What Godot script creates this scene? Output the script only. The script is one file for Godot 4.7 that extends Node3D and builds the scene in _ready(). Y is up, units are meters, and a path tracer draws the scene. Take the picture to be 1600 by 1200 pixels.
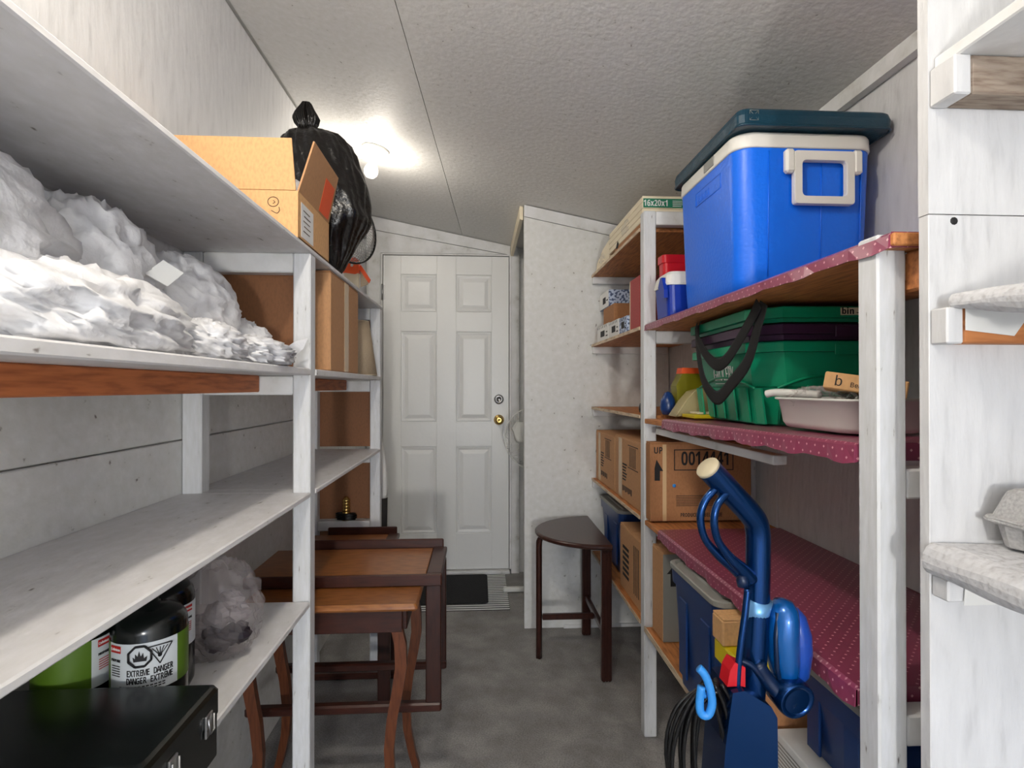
extends Node3D
# A narrow storage room lined with shelves. Units are metres; the aisle runs along -z, the camera stands at x = 0, z = 0.

const ZERO := Vector3.ZERO
var W := {}            # thing -> world position of its base (its parts are modelled in world coordinates)
var mats := {}
var rng := RandomNumberGenerator.new()
var crease := FastNoiseLite.new()
var font := SystemFont.new()

# ---------------------------------------------------------------- materials
func ntex(sd: int, freq: float, ramp: Array, oct := 4, kind := FastNoiseLite.TYPE_SIMPLEX_SMOOTH, normal := 0.0) -> NoiseTexture2D:
	var n := FastNoiseLite.new()
	n.seed = sd; n.frequency = freq; n.noise_type = kind; n.fractal_octaves = oct
	var t := NoiseTexture2D.new()
	t.width = 512; t.height = 512; t.seamless = true; t.noise = n
	if normal > 0.0:
		t.as_normal_map = true; t.bump_strength = normal
	elif ramp.size():
		var g := Gradient.new()
		var offs := PackedFloat32Array(); var cols := PackedColorArray()
		for r in ramp:
			offs.append(r[0]); cols.append(r[1])
		g.offsets = offs; g.colors = cols
		t.color_ramp = g
	return t

func mat(called: String, col: Color, rough := 0.6, metal := 0.0) -> StandardMaterial3D:
	var m := StandardMaterial3D.new()
	m.resource_name = called; m.albedo_color = col; m.roughness = rough; m.metallic = metal
	mats[called] = m
	return m

func tri_tex(m: StandardMaterial3D, t: Texture2D, s: Vector3, nt: Texture2D = null, ns := 0.5) -> StandardMaterial3D:
	m.uv1_triplanar = true; m.uv1_scale = s
	if t: m.albedo_texture = t
	if nt:
		m.normal_enabled = true; m.normal_texture = nt; m.normal_scale = ns
	return m

func g(v: float) -> Color: return Color(v, v, v)

func make_materials():
	var brush := ntex(3, 0.02, [], 5, FastNoiseLite.TYPE_SIMPLEX_SMOOTH, 6.0)
	var peel := ntex(4, 0.035, [], 4, FastNoiseLite.TYPE_SIMPLEX_SMOOTH, 8.0)
	var paint := ntex(5, 0.012, [[0.0, Color(0.80, 0.79, 0.77)], [0.25, Color(0.93, 0.93, 0.92)], [0.6, Color(0.97, 0.97, 0.97)], [1.0, Color(1, 1, 1)]], 5)
	var scuff := ntex(6, 0.03, [[0.0, Color(0.45, 0.42, 0.40)], [0.07, Color(0.66, 0.64, 0.62)], [0.14, Color(0.94, 0.94, 0.93)], [0.7, Color(0.97, 0.97, 0.97)], [1.0, Color(1, 1, 1)]], 5)
	var grain := ntex(7, 0.02, [[0.0, Color(0.70, 0.66, 0.62)], [0.4, Color(0.88, 0.86, 0.84)], [0.6, Color(0.95, 0.95, 0.93)], [1.0, Color(1, 1, 1)]], 5)
	var fibre := ntex(18, 0.06, [[0.0, Color(0.90, 0.90, 0.90)], [0.5, Color(0.97, 0.97, 0.97)], [1.0, Color(1, 1, 1)]], 3)
	var soft := ntex(19, 0.012, [[0.0, Color(0.90, 0.90, 0.90)], [0.3, Color(0.96, 0.96, 0.96)], [1.0, Color(1, 1, 1)]], 5)
	var fine := ntex(8, 0.09, [[0.0, Color(0.76, 0.76, 0.76)], [0.5, Color(0.9, 0.9, 0.9)], [1.0, Color(1, 1, 1)]], 2)
	var blotch := ntex(9, 0.008, [[0.0, Color(0.80, 0.79, 0.78)], [0.45, Color(0.88, 0.88, 0.88)], [0.62, Color(0.93, 0.93, 0.92)], [1.0, Color(1, 1, 1)]], 6)
	tri_tex(mat("white_paint", Color(0.90, 0.90, 0.90), 0.5), paint, Vector3(1.3, 1.3, 1.3), brush, 0.15)
	tri_tex(mat("white_wall", Color(0.90, 0.90, 0.89), 0.55), scuff, Vector3(1.6, 1.6, 1.6), brush, 0.15)
	tri_tex(mat("panel_paint", Color(0.85, 0.85, 0.855), 0.5), soft, Vector3(5, 0.9, 5), brush, 0.3)
	tri_tex(mat("post_paint", Color(0.86, 0.865, 0.875), 0.5), scuff, Vector3(5, 0.9, 5), brush, 0.2)
	tri_tex(mat("door_paint", Color(0.92, 0.92, 0.91), 0.33), null, Vector3(1, 1, 1), brush, 0.08)
	tri_tex(mat("ceiling_paint", Color(0.90, 0.895, 0.885), 0.6), scuff, Vector3(2.4, 2.4, 2.4), peel, 0.14)
	tri_tex(mat("shelf_paint", Color(0.89, 0.885, 0.89), 0.5), scuff, Vector3(2.2, 2.2, 1.1), brush, 0.15)
	tri_tex(mat("concrete", Color(0.70, 0.69, 0.685), 0.85), blotch, Vector3(1.3, 1.3, 1.3), peel, 0.12)
	mats.concrete.uv2_triplanar = true; mats.concrete.uv2_scale = Vector3(3, 3, 3); mats.concrete.detail_uv_layer = BaseMaterial3D.DETAIL_UV_2
	mats.concrete.detail_enabled = true; mats.concrete.detail_albedo = fine; mats.concrete.detail_blend_mode = BaseMaterial3D.BLEND_MODE_MUL
	tri_tex(mat("pale_bounce_ground", Color(0.86, 0.86, 0.84), 0.9), blotch, Vector3(0.4, 0.4, 0.4))  # unseen ground outside, kept pale to bounce daylight into the room
	tri_tex(mat("ply_orange", Color(0.80, 0.53, 0.31), 0.6), grain, Vector3(7, 7, 0.9), brush, 0.15)
	tri_tex(mat("ply_orange_across", Color(0.78, 0.50, 0.29), 0.6), grain, Vector3(0.9, 7, 7), brush, 0.15)
	tri_tex(mat("raw_edge", Color(0.86, 0.78, 0.68), 0.7), grain, Vector3(9, 9, 1.2))
	tri_tex(mat("grey_wood", Color(0.62, 0.56, 0.51), 0.7), grain, Vector3(1.5, 9, 9), brush, 0.3)
	tri_tex(mat("hardboard", Color(0.55, 0.36, 0.22), 0.65), fibre, Vector3(4, 2, 4))
	tri_tex(mat("stringer", Color(0.77, 0.45, 0.26), 0.6), grain, Vector3(7, 7, 0.8))
	tri_tex(mat("mahogany", Color(0.25, 0.105, 0.06), 0.38), grain, Vector3(1.0, 8, 8))
	tri_tex(mat("mahogany_up", Color(0.22, 0.09, 0.05), 0.4), grain, Vector3(8, 1.0, 8))
	tri_tex(mat("table_wood", Color(0.62, 0.39, 0.20), 0.32), grain, Vector3(1.4, 10, 10))
	tri_tex(mat("table_wood_up", Color(0.42, 0.23, 0.13), 0.35), grain, Vector3(9, 1.3, 9))
	tri_tex(mat("stool_wood", Color(0.25, 0.125, 0.095), 0.28), grain, Vector3(5, 1.2, 5))
	tri_tex(mat("cardboard", Color(0.76, 0.57, 0.40), 0.8), fibre, Vector3(4, 2, 4))
	tri_tex(mat("cardboard_light", Color(0.86, 0.67, 0.46), 0.75), fibre, Vector3(4, 2, 4))
	tri_tex(mat("cardboard_dark", Color(0.66, 0.46, 0.30), 0.8), fibre, Vector3(4, 2, 4))
	mat("tape", Color(0.80, 0.68, 0.52), 0.25)
	mat("ink", Color(0.09, 0.085, 0.09), 0.7)
	mat("ink_brown", Color(0.33, 0.24, 0.17), 0.7)
	mat("paper_white", Color(0.87, 0.87, 0.86), 0.7)
	mat("orange", Color(0.94, 0.36, 0.15), 0.5)
	mat("cream", Color(0.90, 0.85, 0.74), 0.5)
	mat("red", Color(0.76, 0.04, 0.11), 0.4)
	tri_tex(mat("red_cloth", Color(0.74, 0.33, 0.33), 0.75), fine, Vector3(4, 4, 4))
	tri_tex(mat("black_rubber", Color(0.055, 0.06, 0.075), 0.85), fine, Vector3(5, 5, 5), peel, 1.0)
	mat("black_plastic", Color(0.025, 0.025, 0.028), 0.35)
	mat("white_plastic", Color(0.86, 0.86, 0.84), 0.35)
	mat("brass", Color(0.83, 0.70, 0.42), 0.25, 1.0)
	mat("steel", Color(0.7, 0.7, 0.7), 0.35, 1.0)
	mat("sky_blue", Color(0.20, 0.55, 0.86), 0.4)
	var pebble := ntex(12, 0.05, [], 2, FastNoiseLite.TYPE_SIMPLEX_SMOOTH, 6.0)
	tri_tex(mat("cooler_blue", Color(0.02, 0.42, 0.92), 0.38), null, Vector3(3, 3, 3), pebble, 0.15)
	mat("cooler_white", Color(0.90, 0.89, 0.86), 0.4)
	mat("small_blue", Color(0.05, 0.20, 0.62), 0.35)
	tri_tex(mat("teal_vinyl", Color(0.055, 0.22, 0.29), 0.3), null, Vector3(2, 2, 2), brush, 0.3)
	mat("tote_blue", Color(0.06, 0.20, 0.42), 0.3)
	mat("lid_grey", Color(0.55, 0.55, 0.53), 0.5)
	tri_tex(mat("bin_green", Color(0.0, 0.56, 0.40), 0.4), null, Vector3(3, 3, 3), brush, 0.1)
	mat("bin_purple", Color(0.22, 0.09, 0.22), 0.45)
	tri_tex(mat("strap", Color(0.010, 0.010, 0.016), 0.8), fine, Vector3(30, 30, 30))
	var vac := mat("vac_blue", Color(0.012, 0.21, 0.42), 0.27, 0.8)
	vac.clearcoat_enabled = true; vac.clearcoat = 0.25; vac.clearcoat_roughness = 0.15
	var vb := mat("vac_bright", Color(0.02, 0.36, 0.66), 0.25, 0.35)
	vb.clearcoat_enabled = true; vb.clearcoat = 0.7; vb.clearcoat_roughness = 0.12
	mat("vac_dark", Color(0.01, 0.11, 0.24), 0.35)
	mat("vac_tape", Color(0.45, 0.66, 0.85), 0.3, 0.5)
	var cup := mat("vac_cup", Color(0.10, 0.32, 0.72, 0.72), 0.3)
	cup.transparency = BaseMaterial3D.TRANSPARENCY_ALPHA
	mat("beige_cap", Color(0.72, 0.67, 0.56), 0.5)
	tri_tex(mat("bin_bag", Color(0.062, 0.050, 0.044), 0.27), null, Vector3(3, 3, 3), brush, 0.8)
	var film := mat("white_film", Color(0.94, 0.94, 0.95, 0.84), 0.32)
	film.transparency = BaseMaterial3D.TRANSPARENCY_ALPHA
	tri_tex(film, null, Vector3(3, 3, 3), brush, 0.8)
	film.backlight_enabled = true; film.backlight = Color(0.3, 0.3, 0.3)
	var clear := mat("clear_film", Color(0.80, 0.76, 0.76, 0.20), 0.3)
	clear.transparency = BaseMaterial3D.TRANSPARENCY_ALPHA
	tri_tex(clear, null, Vector3(4, 4, 4), brush, 0.9)
	var wrap := mat("wrap_film", Color(0.92, 0.90, 0.88, 0.25), 0.3)
	wrap.transparency = BaseMaterial3D.TRANSPARENCY_ALPHA
	tri_tex(wrap, null, Vector3(5, 5, 5), brush, 1.0)
	var scoop := mat("scoop_plastic", Color(0.86, 0.80, 0.62, 0.38), 0.35)
	scoop.transparency = BaseMaterial3D.TRANSPARENCY_ALPHA
	tri_tex(mat("towel", Color(0.83, 0.83, 0.84), 0.8), ntex(14, 0.05, [[0.0, Color(0.78, 0.77, 0.77)], [0.45, Color(0.95, 0.95, 0.95)], [1.0, Color(1, 1, 1)]], 4), Vector3(3.5, 3.5, 3.5), peel, 0.35)
	tri_tex(mat("pulp", Color(0.74, 0.735, 0.73), 0.9), fine, Vector3(4, 4, 4), peel, 0.5)
	mat("can_green", Color(0.012, 0.03, 0.02), 0.2)
	mat("label_green", Color(0.31, 0.43, 0.10), 0.4)
	mat("label_white", Color(0.80, 0.82, 0.83), 0.4)
	mat("label_red", Color(0.70, 0.10, 0.10), 0.4)
	mat("case_green", Color(0.012, 0.032, 0.026), 0.25)
	mat("pale_lump", Color(0.50, 0.47, 0.48), 0.6)
	mat("garlic", Color(0.10, 0.06, 0.11), 0.5)
	mat("yellow_green", Color(0.48, 0.46, 0.05), 0.4)
	mat("yellow", Color(0.80, 0.72, 0.04), 0.5)
	mat("teal_label", Color(0.03, 0.45, 0.33), 0.5)
	tri_tex(mat("shade_cloth", Color(0.80, 0.72, 0.61), 0.85), fine, Vector3(6, 6, 6))
	mats.shade_cloth.backlight_enabled = true; mats.shade_cloth.backlight = Color(0.25, 0.22, 0.18)
	var glow := mat("bulb_glow", Color(1, 0.98, 0.95), 0.3)
	glow.emission_enabled = true; glow.emission = Color(1.0, 0.96, 0.90); glow.emission_energy_multiplier = 2.5
	var pg := mat("unseen_globe_glow", Color(1, 1, 1), 0.4)  # glow of the unseen lamp behind the camera
	pg.emission_enabled = true; pg.emission = Color(0.95, 0.97, 1.0); pg.emission_energy_multiplier = 3.0
	# burgundy vinyl with a printed lattice of pale dots
	var im := Image.create(64, 64, false, Image.FORMAT_RGB8)
	im.fill(Color(0.53, 0.23, 0.33))
	for c in [Vector2(16, 16), Vector2(48, 48)]:
		for y in 64:
			for x in 64:
				if absf(x - c.x) + absf(y - c.y) < 6.5:
					im.set_pixel(x, y, Color(0.86, 0.66, 0.68))
	im.generate_mipmaps()
	tri_tex(mat("vinyl", Color(1, 1, 1), 0.28), ImageTexture.create_from_image(im), Vector3(42, 42, 42), brush, 0.05)
	# pale card printed with grey-blue patches
	tri_tex(mat("patterned_card", Color(0.9, 0.92, 0.96), 0.5), ntex(21, 0.03, [[0.0, Color(0.25, 0.3, 0.42)], [0.36, Color(0.36, 0.42, 0.55)], [0.44, Color(0.78, 0.83, 0.9)], [1.0, Color(0.85, 0.88, 0.93)]], 1), Vector3(4, 4, 4))

# ---------------------------------------------------------------- mesh helpers
func begin() -> SurfaceTool:
	var s := SurfaceTool.new()
	s.begin(Mesh.PRIMITIVE_TRIANGLES)
	return s

func emit(s: SurfaceTool, t: PackedVector3Array, smooth := false, orient := true):
	# t: triangles, all wound the same way round a closed body; turned outwards by the signed volume
	var c := Vector3.ZERO
	for p in t: c += p
	c /= maxf(1.0, t.size())
	var v := 0.0
	for i in range(0, t.size(), 3):
		v += (t[i] - c).dot((t[i + 1] - c).cross(t[i + 2] - c))
	s.set_smooth_group(0 if smooth else -1)
	var flip := orient and v < 0.0
	for i in range(0, t.size(), 3):
		s.add_vertex(t[i])
		if flip:
			s.add_vertex(t[i + 1]); s.add_vertex(t[i + 2])
		else:
			s.add_vertex(t[i + 2]); s.add_vertex(t[i + 1])

func quad(t: PackedVector3Array, a: Vector3, b: Vector3, c: Vector3, d: Vector3):
	t.append_array([a, b, c, a, c, d])

func xf(at := ZERO, turn := ZERO) -> Transform3D:
	return Transform3D(Basis.from_euler(turn), at)

func box(s: SurfaceTool, c: Vector3, size: Vector3, bev := 0.002, m := Transform3D()):
	# a box with chamfered edges, centre c
	var h := size * 0.5
	var b := minf(bev, minf(h.x, minf(h.y, h.z)) * 0.6)
	var P := []
	for sx in [-1, 1]:
		for sy in [-1, 1]:
			for sz in [-1, 1]:
				P.append([Vector3(sx * h.x, sy * (h.y - b), sz * (h.z - b)), Vector3(sx * (h.x - b), sy * h.y, sz * (h.z - b)), Vector3(sx * (h.x - b), sy * (h.y - b), sz * h.z)])
	var tris := []
	var Q := func(a, b2, c2, d): tris.append([a, b2, c2]); tris.append([a, c2, d])
	for k in 2:
		Q.call(P[4 * k][0], P[4 * k + 1][0], P[4 * k + 3][0], P[4 * k + 2][0])
		Q.call(P[2 * k][1], P[2 * k + 1][1], P[2 * k + 5][1], P[2 * k + 4][1])
		Q.call(P[k][2], P[k + 2][2], P[k + 6][2], P[k + 4][2])
	for e in [[0, 1, 0, 1], [2, 3, 0, 1], [4, 5, 0, 1], [6, 7, 0, 1], [0, 2, 0, 2], [1, 3, 0, 2], [4, 6, 0, 2], [5, 7, 0, 2], [0, 4, 1, 2], [1, 5, 1, 2], [2, 6, 1, 2], [3, 7, 1, 2]]:
		Q.call(P[e[0]][e[2]], P[e[1]][e[2]], P[e[1]][e[3]], P[e[0]][e[3]])
	for k in 8: tris.append([P[k][0], P[k][1], P[k][2]])
	s.set_smooth_group(-1)
	for q in tris:
		var a: Vector3 = q[0]; var b3: Vector3 = q[1]; var d: Vector3 = q[2]
		if (b3 - a).cross(d - a).dot(a + b3 + d) > 0.0:   # counter-clockwise seen from outside: Godot wants clockwise
			var w := b3
			b3 = d
			d = w
		s.add_vertex(m * (c + a)); s.add_vertex(m * (c + b3)); s.add_vertex(m * (c + d))

func bx(s: SurfaceTool, x0: float, x1: float, y0: float, y1: float, z0: float, z1: float, bev := 0.002):
	box(s, Vector3(x0 + x1, y0 + y1, z0 + z1) * 0.5, Vector3(absf(x1 - x0), absf(y1 - y0), absf(z1 - z0)), bev)

func loft(s: SurfaceTool, rings: Array, smooth := true, caps := true, orient := true):
	var t := PackedVector3Array()
	var n: int = rings[0].size()
	for k in rings.size() - 1:
		for i in n:
			quad(t, rings[k][i], rings[k][(i + 1) % n], rings[k + 1][(i + 1) % n], rings[k + 1][i])
	if caps:
		for e in [[rings[0], true], [rings[-1], false]]:
			var m := Vector3.ZERO
			for p in e[0]: m += p
			m /= n
			for i in n:
				var a: Vector3 = e[0][i]; var b: Vector3 = e[0][(i + 1) % n]
				if e[1]: t.append_array([m, b, a])
				else: t.append_array([m, a, b])
	emit(s, t, smooth, orient)

func ring_rr(w: float, d: float, r: float, y: float, c := Vector2.ZERO, k := 4, m := Transform3D()) -> PackedVector3Array:
	# a rounded rectangle in the xz plane
	var o := PackedVector3Array()
	var cs := [Vector2(1, 1), Vector2(-1, 1), Vector2(-1, -1), Vector2(1, -1)]
	for q in 4:
		for i in k + 1:
			var a := (q + float(i) / k) * PI / 2
			var e: Vector2 = cs[q] * Vector2(w / 2 - r, d / 2 - r) + Vector2(cos(a), sin(a)) * r
			o.append(m * Vector3(c.x + e.x, y, c.y + e.y))
	return o

func lathe(s: SurfaceTool, prof: Array, m := Transform3D(), n := 24, smooth := true, caps := true):
	var rings := []
	for p in prof:
		var r := PackedVector3Array()
		for i in n:
			var a := TAU * i / n
			r.append(m * Vector3(cos(a) * maxf(p[0], 0.00005), p[1], sin(a) * maxf(p[0], 0.00005)))
		rings.append(r)
	loft(s, rings, smooth, caps)

func curve(pts: Array, per := 6) -> Array:
	var o := []
	for i in pts.size() - 1:
		var a: Vector3 = pts[maxi(i - 1, 0)]; var b: Vector3 = pts[i]; var c: Vector3 = pts[i + 1]; var d: Vector3 = pts[mini(i + 2, pts.size() - 1)]
		for k in per: o.append(b.cubic_interpolate(c, a, d, float(k) / per))
	o.append(pts[-1])
	return o

func tube(s: SurfaceTool, pts: Array, r, n := 10, flat := 1.0, up := Vector3(0.3, 0.2, 1.0)):
	# a round (or flattened) bar along pts; r a number or one per point
	var rings := []
	var u := up
	for i in pts.size():
		var dir: Vector3 = (pts[mini(i + 1, pts.size() - 1)] - pts[maxi(i - 1, 0)]).normalized()
		u = (u - dir * u.dot(dir)).normalized()
		var v := dir.cross(u)
		var rad: float = r[i] if r is Array else r
		var o := PackedVector3Array()
		for k in n:
			var a := TAU * k / n
			o.append(pts[i] + (u * cos(a) * flat + v * sin(a)) * rad)
		rings.append(o)
	loft(s, rings)

func prism(s: SurfaceTool, poly: PackedVector2Array, depth: float, m := Transform3D()):
	# a flat outline in xy, given thickness along z (from 0 to depth)
	var t := PackedVector3Array()
	var idx := Geometry2D.triangulate_polygon(poly)
	if idx.is_empty(): return
	var ccw := not Geometry2D.is_polygon_clockwise(poly)
	for i in range(0, idx.size(), 3):
		var q := [poly[idx[i]], poly[idx[i + 1]], poly[idx[i + 2]]]
		if (q[1] - q[0]).cross(q[2] - q[0]) < 0: q = [q[0], q[2], q[1]]
		for p in q: t.append(m * Vector3(p.x, p.y, depth))
		for k in [0, 2, 1]: t.append(m * Vector3(q[k].x, q[k].y, 0))
	for i in poly.size():
		var a := poly[i]; var b := poly[(i + 1) % poly.size()]
		if not ccw:
			var w := a
			a = b
			b = w
		quad(t, m * Vector3(a.x, a.y, 0), m * Vector3(b.x, b.y, 0), m * Vector3(b.x, b.y, depth), m * Vector3(a.x, a.y, depth))
	emit(s, t)

func blob(s: SurfaceTool, c: Vector3, r: Vector3, floor_y: float, amp: float, freq: float, sd: float, m := Basis(), nu := 64, nv := 40, smooth := true):
	# a crumpled bag: an ellipsoid creased by ridged noise, flattened where it rests
	var rings := []
	for j in nv + 1:
		var o := PackedVector3Array()
		var th := PI * j / nv
		for i in nu:
			var ph := TAU * i / nu
			var d := Vector3(sin(th) * cos(ph), -cos(th), sin(th) * sin(ph))
			var q := d * freq * 10.0 + Vector3(sd, sd * 1.7, -sd)
			var k := 1.0 + amp * (1.0 - 2.6 * absf(crease.get_noise_3dv(q))) + amp * 0.5 * (0.5 - 1.5 * absf(crease.get_noise_3dv(q * 2.3)))
			var p := c + m * (d * r * k)
			p.y = maxf(p.y, floor_y + 0.0008 + 0.004 * (1.0 + d.y))
			o.append(p)
		rings.append(o)
	loft(s, rings, smooth, false)

func disc_ring(s: SurfaceTool, c: Vector3, R: float, r: float, m: Basis, n := 40):
	var pts := []
	for i in n + 1: pts.append(c + m * Vector3(cos(TAU * i / n) * R, sin(TAU * i / n) * R, 0))
	tube(s, pts, r, 6, 1.0, m * Vector3(0, 0, 1))

# ---------------------------------------------------------------- objects
func numbered(called: String, parent: Node) -> String:
	if not parent.has_node(NodePath(called)): return called
	var k := 1
	while parent.has_node(NodePath("%s_%03d" % [called, k])): k += 1
	return "%s_%03d" % [called, k]

func obj(called: String, s: SurfaceTool, m, parent: Node = self, label := "") -> MeshInstance3D:
	s.generate_normals()
	var o := MeshInstance3D.new()
	o.mesh = s.commit()
	o.material_override = mats[m] if m is String else m
	o.name = numbered(called, parent)
	parent.add_child(o, true)
	if W.has(parent): o.position = -W[parent]
	if label: o.set_meta("label", label)
	return o

func tag(o: Node, label: String, category: String, group := ""):
	o.set_meta("label", label); o.set_meta("category", category)
	if group: o.set_meta("group", group)
	return o

func thing(called: String, label: String, category: String, at: Vector3, group := "", turn := 0.0) -> Node3D:
	# parts of a thing without turn are modelled in world coordinates; of a turned thing in its own
	var o := Node3D.new()
	o.name = numbered(called, self)
	add_child(o)
	o.position = at; o.rotation.y = turn
	if turn == 0.0: W[o] = at
	return tag(o, label, category, group)

func struct(called: String, s: SurfaceTool, m, parent: Node = self) -> MeshInstance3D:
	var o := obj(called, s, m, parent)
	if parent == self: o.set_meta("kind", "structure")
	return o

func text(words: String, size: float, at: Vector3, right: Vector3, up: Vector3, m, parent: Node, called := "lettering", bold := false, squeeze := 1.0) -> MeshInstance3D:
	# raised lettering, its middle at at, capital height about 0.72 size
	var t := TextMesh.new()
	t.text = words
	var f := font
	if bold:
		f = SystemFont.new(); f.font_names = PackedStringArray(["Droid Sans"]); f.font_weight = 700
	t.font = f; t.font_size = 32; t.pixel_size = size / 32.0; t.depth = 0.0006; t.curve_step = 3.0
	var o := MeshInstance3D.new()
	o.mesh = t
	o.material_override = mats[m]
	o.name = numbered(called, parent)
	parent.add_child(o, true)
	var b := Basis(right.normalized() * squeeze, up.normalized(), right.cross(up).normalized())
	o.transform = Transform3D(b, at - (W[parent] if W.has(parent) else ZERO))
	return o

func card_box(called: String, label: String, x0: float, x1: float, y0: float, y1: float, z0: float, z1: float, m, group := "") -> Node3D:
	# a closed cardboard box with flaps on top and a strip of tape (z0 nearer the camera)
	var t := thing(called, label, "box", Vector3((x0 + x1) / 2, y0, (z0 + z1) / 2), group)
	var s := begin()
	bx(s, x0, x1, y0, y1 - 0.004, z1, z0, 0.003)
	obj("carton", s, m, t)
	var zm := (z0 + z1) / 2
	s = begin()
	bx(s, x0 + 0.001, x1 - 0.001, y1 - 0.0039, y1, zm + 0.001, z0 - 0.001, 0.001)
	obj("flap", s, m, t)
	s = begin()
	bx(s, x0 + 0.001, x1 - 0.001, y1 - 0.0039, y1, z1 + 0.001, zm - 0.001, 0.001)
	obj("flap", s, m, t)
	return t

func marks(parent: Node, rows: Array, m := "ink", called := "print"):
	# printed bars: [x0, x1, y0, y1, z0, z1], hair-thin along one axis
	var s := begin()
	for r in rows: bx(s, r[0], r[1], r[2], r[3], r[4], r[5], 0.0)
	return obj(called, s, m, parent)

# ---------------------------------------------------------------- scene
func _ready():
	var cam := Camera3D.new()
	cam.name = "camera"
	cam.position = Vector3(0, 1.195, 0)
	cam.rotation = Vector3(5.0 / 880.0, -atan(52.0 / 880.0), 0)
	cam.fov = rad_to_deg(2.0 * atan(600.0 / 880.0))
	cam.near = 0.02
	add_child(cam)
	var sky_mat := ProceduralSkyMaterial.new()
	sky_mat.sky_top_color = Color(0.62, 0.76, 0.98); sky_mat.sky_horizon_color = Color(0.86, 0.92, 1.0)
	sky_mat.ground_bottom_color = Color(0.55, 0.56, 0.56); sky_mat.ground_horizon_color = Color(0.8, 0.84, 0.88)
	sky_mat.energy_multiplier = 1.0
	var env := Environment.new()
	env.background_mode = Environment.BG_SKY
	env.sky = Sky.new(); env.sky.sky_material = sky_mat
	env.background_energy_multiplier = 3.2
	env.tonemap_mode = Environment.TONE_MAPPER_LINEAR
	env.tonemap_exposure = 1.15
	env.sdfgi_enabled = true; env.ssao_enabled = true; env.ssil_enabled = true
	var we := WorldEnvironment.new()
	we.name = "environment"; we.environment = env
	add_child(we)
	rng.seed = 11
	crease.seed = 5; crease.frequency = 0.5; crease.fractal_octaves = 2
	font.font_names = PackedStringArray(["Droid Sans"])
	make_materials()
	build_room()
	build_lamp()
	build_left_shelves()
	build_right_shelves()
	build_front_shelves()
	build_left_top()
	build_left_middle()
	build_left_bottom()
	build_tables()
	build_floor_things()
	build_right_top()
	build_right_middle()
	build_right_low()
	build_vacuum()
	build_front_things()

const UNSEEN_GLOBE := 2.8  # strength of the unseen lamp behind the camera
const BULB := Vector3(-0.452, 2.243, -2.5)

func ceil_y(x: float) -> float: return 2.151 - 0.203 * x

func ceiling_bulb(at: Vector3, label: String, energy: float):
	var t := thing("ceiling_lamp", label, "ceiling lamp", at)
	var tilt := xf(at, Vector3(0, 0, -0.2003))
	var s := begin()
	lathe(s, [[0.0, -0.001], [0.059, -0.001], [0.059, -0.006], [0.055, -0.012], [0.040, -0.016], [0.026, -0.022], [0.024, -0.040], [0.021, -0.045], [0.0, -0.045]], tilt, 32)
	obj("lampholder", s, "white_plastic", t)
	s = begin()
	lathe(s, [[0.0, -0.0452], [0.013, -0.0452], [0.014, -0.058], [0.020, -0.072], [0.029, -0.090], [0.031, -0.102], [0.028, -0.116], [0.018, -0.128], [0.0, -0.132]], tilt, 24)
	obj("bulb", s, "bulb_glow", t)
	var l := OmniLight3D.new()
	l.name = numbered("bulb_light", self)
	l.position = tilt * Vector3(0, -0.098, 0)
	l.light_color = Color(1.0, 0.965, 0.91); l.light_energy = energy; l.light_size = 0.03; l.omni_range = 12; l.omni_attenuation = 2; l.shadow_enabled = true
	add_child(l)

func build_lamp():
	ceiling_bulb(BULB, "bare glowing bulb in a round white lampholder on the sloped ceiling", 0.125)
	ceiling_bulb(Vector3(-0.15, ceil_y(-0.15) + 0.0005, -0.45), "unseen second bulb on the ceiling above the viewpoint, placed to light the shelves", 0.50)  # out of view, placed to light the shelves on both sides
	var t: Node3D
	var s: SurfaceTool
	# unseen globe lamp behind the camera, placed to light ceiling and shelf undersides
	var at := Vector3(0.12, 0.001, 2.20)
	var gl := Vector3(0.12, 1.06, 2.20)
	t = thing("unseen_globe_lamp", "unseen white globe lamp behind the viewpoint, placed to light the ceiling and shelves", "floor lamp", at)
	s = begin()
	lathe(s, [[0.0, 0.001], [0.14, 0.001], [0.14, 0.012], [0.12, 0.02], [0.012, 0.028], [0.012, 0.95], [0.03, 0.96], [0.03, 0.975], [0.0, 0.975]], xf(Vector3(0.12, 0, 2.20)), 28)
	obj("stand", s, "black_plastic", t)
	s = begin()
	var pf := []
	for k in 17: pf.append([0.10 * sin(PI * k / 16.0), 1.06 - 0.10 * cos(PI * k / 16.0) * 0.84])
	lathe(s, pf, xf(Vector3(0.12, 0, 2.20)), 32)
	obj("unseen_globe", s, "unseen_globe_glow", t)
	var al := OmniLight3D.new()
	al.name = "unseen_lamp_light"
	al.position = gl
	al.light_color = Color(1.0, 0.985, 0.955); al.light_energy = UNSEEN_GLOBE; al.light_size = 0.08; al.omni_range = 12; al.omni_attenuation = 2; al.shadow_enabled = true
	add_child(al)

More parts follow.
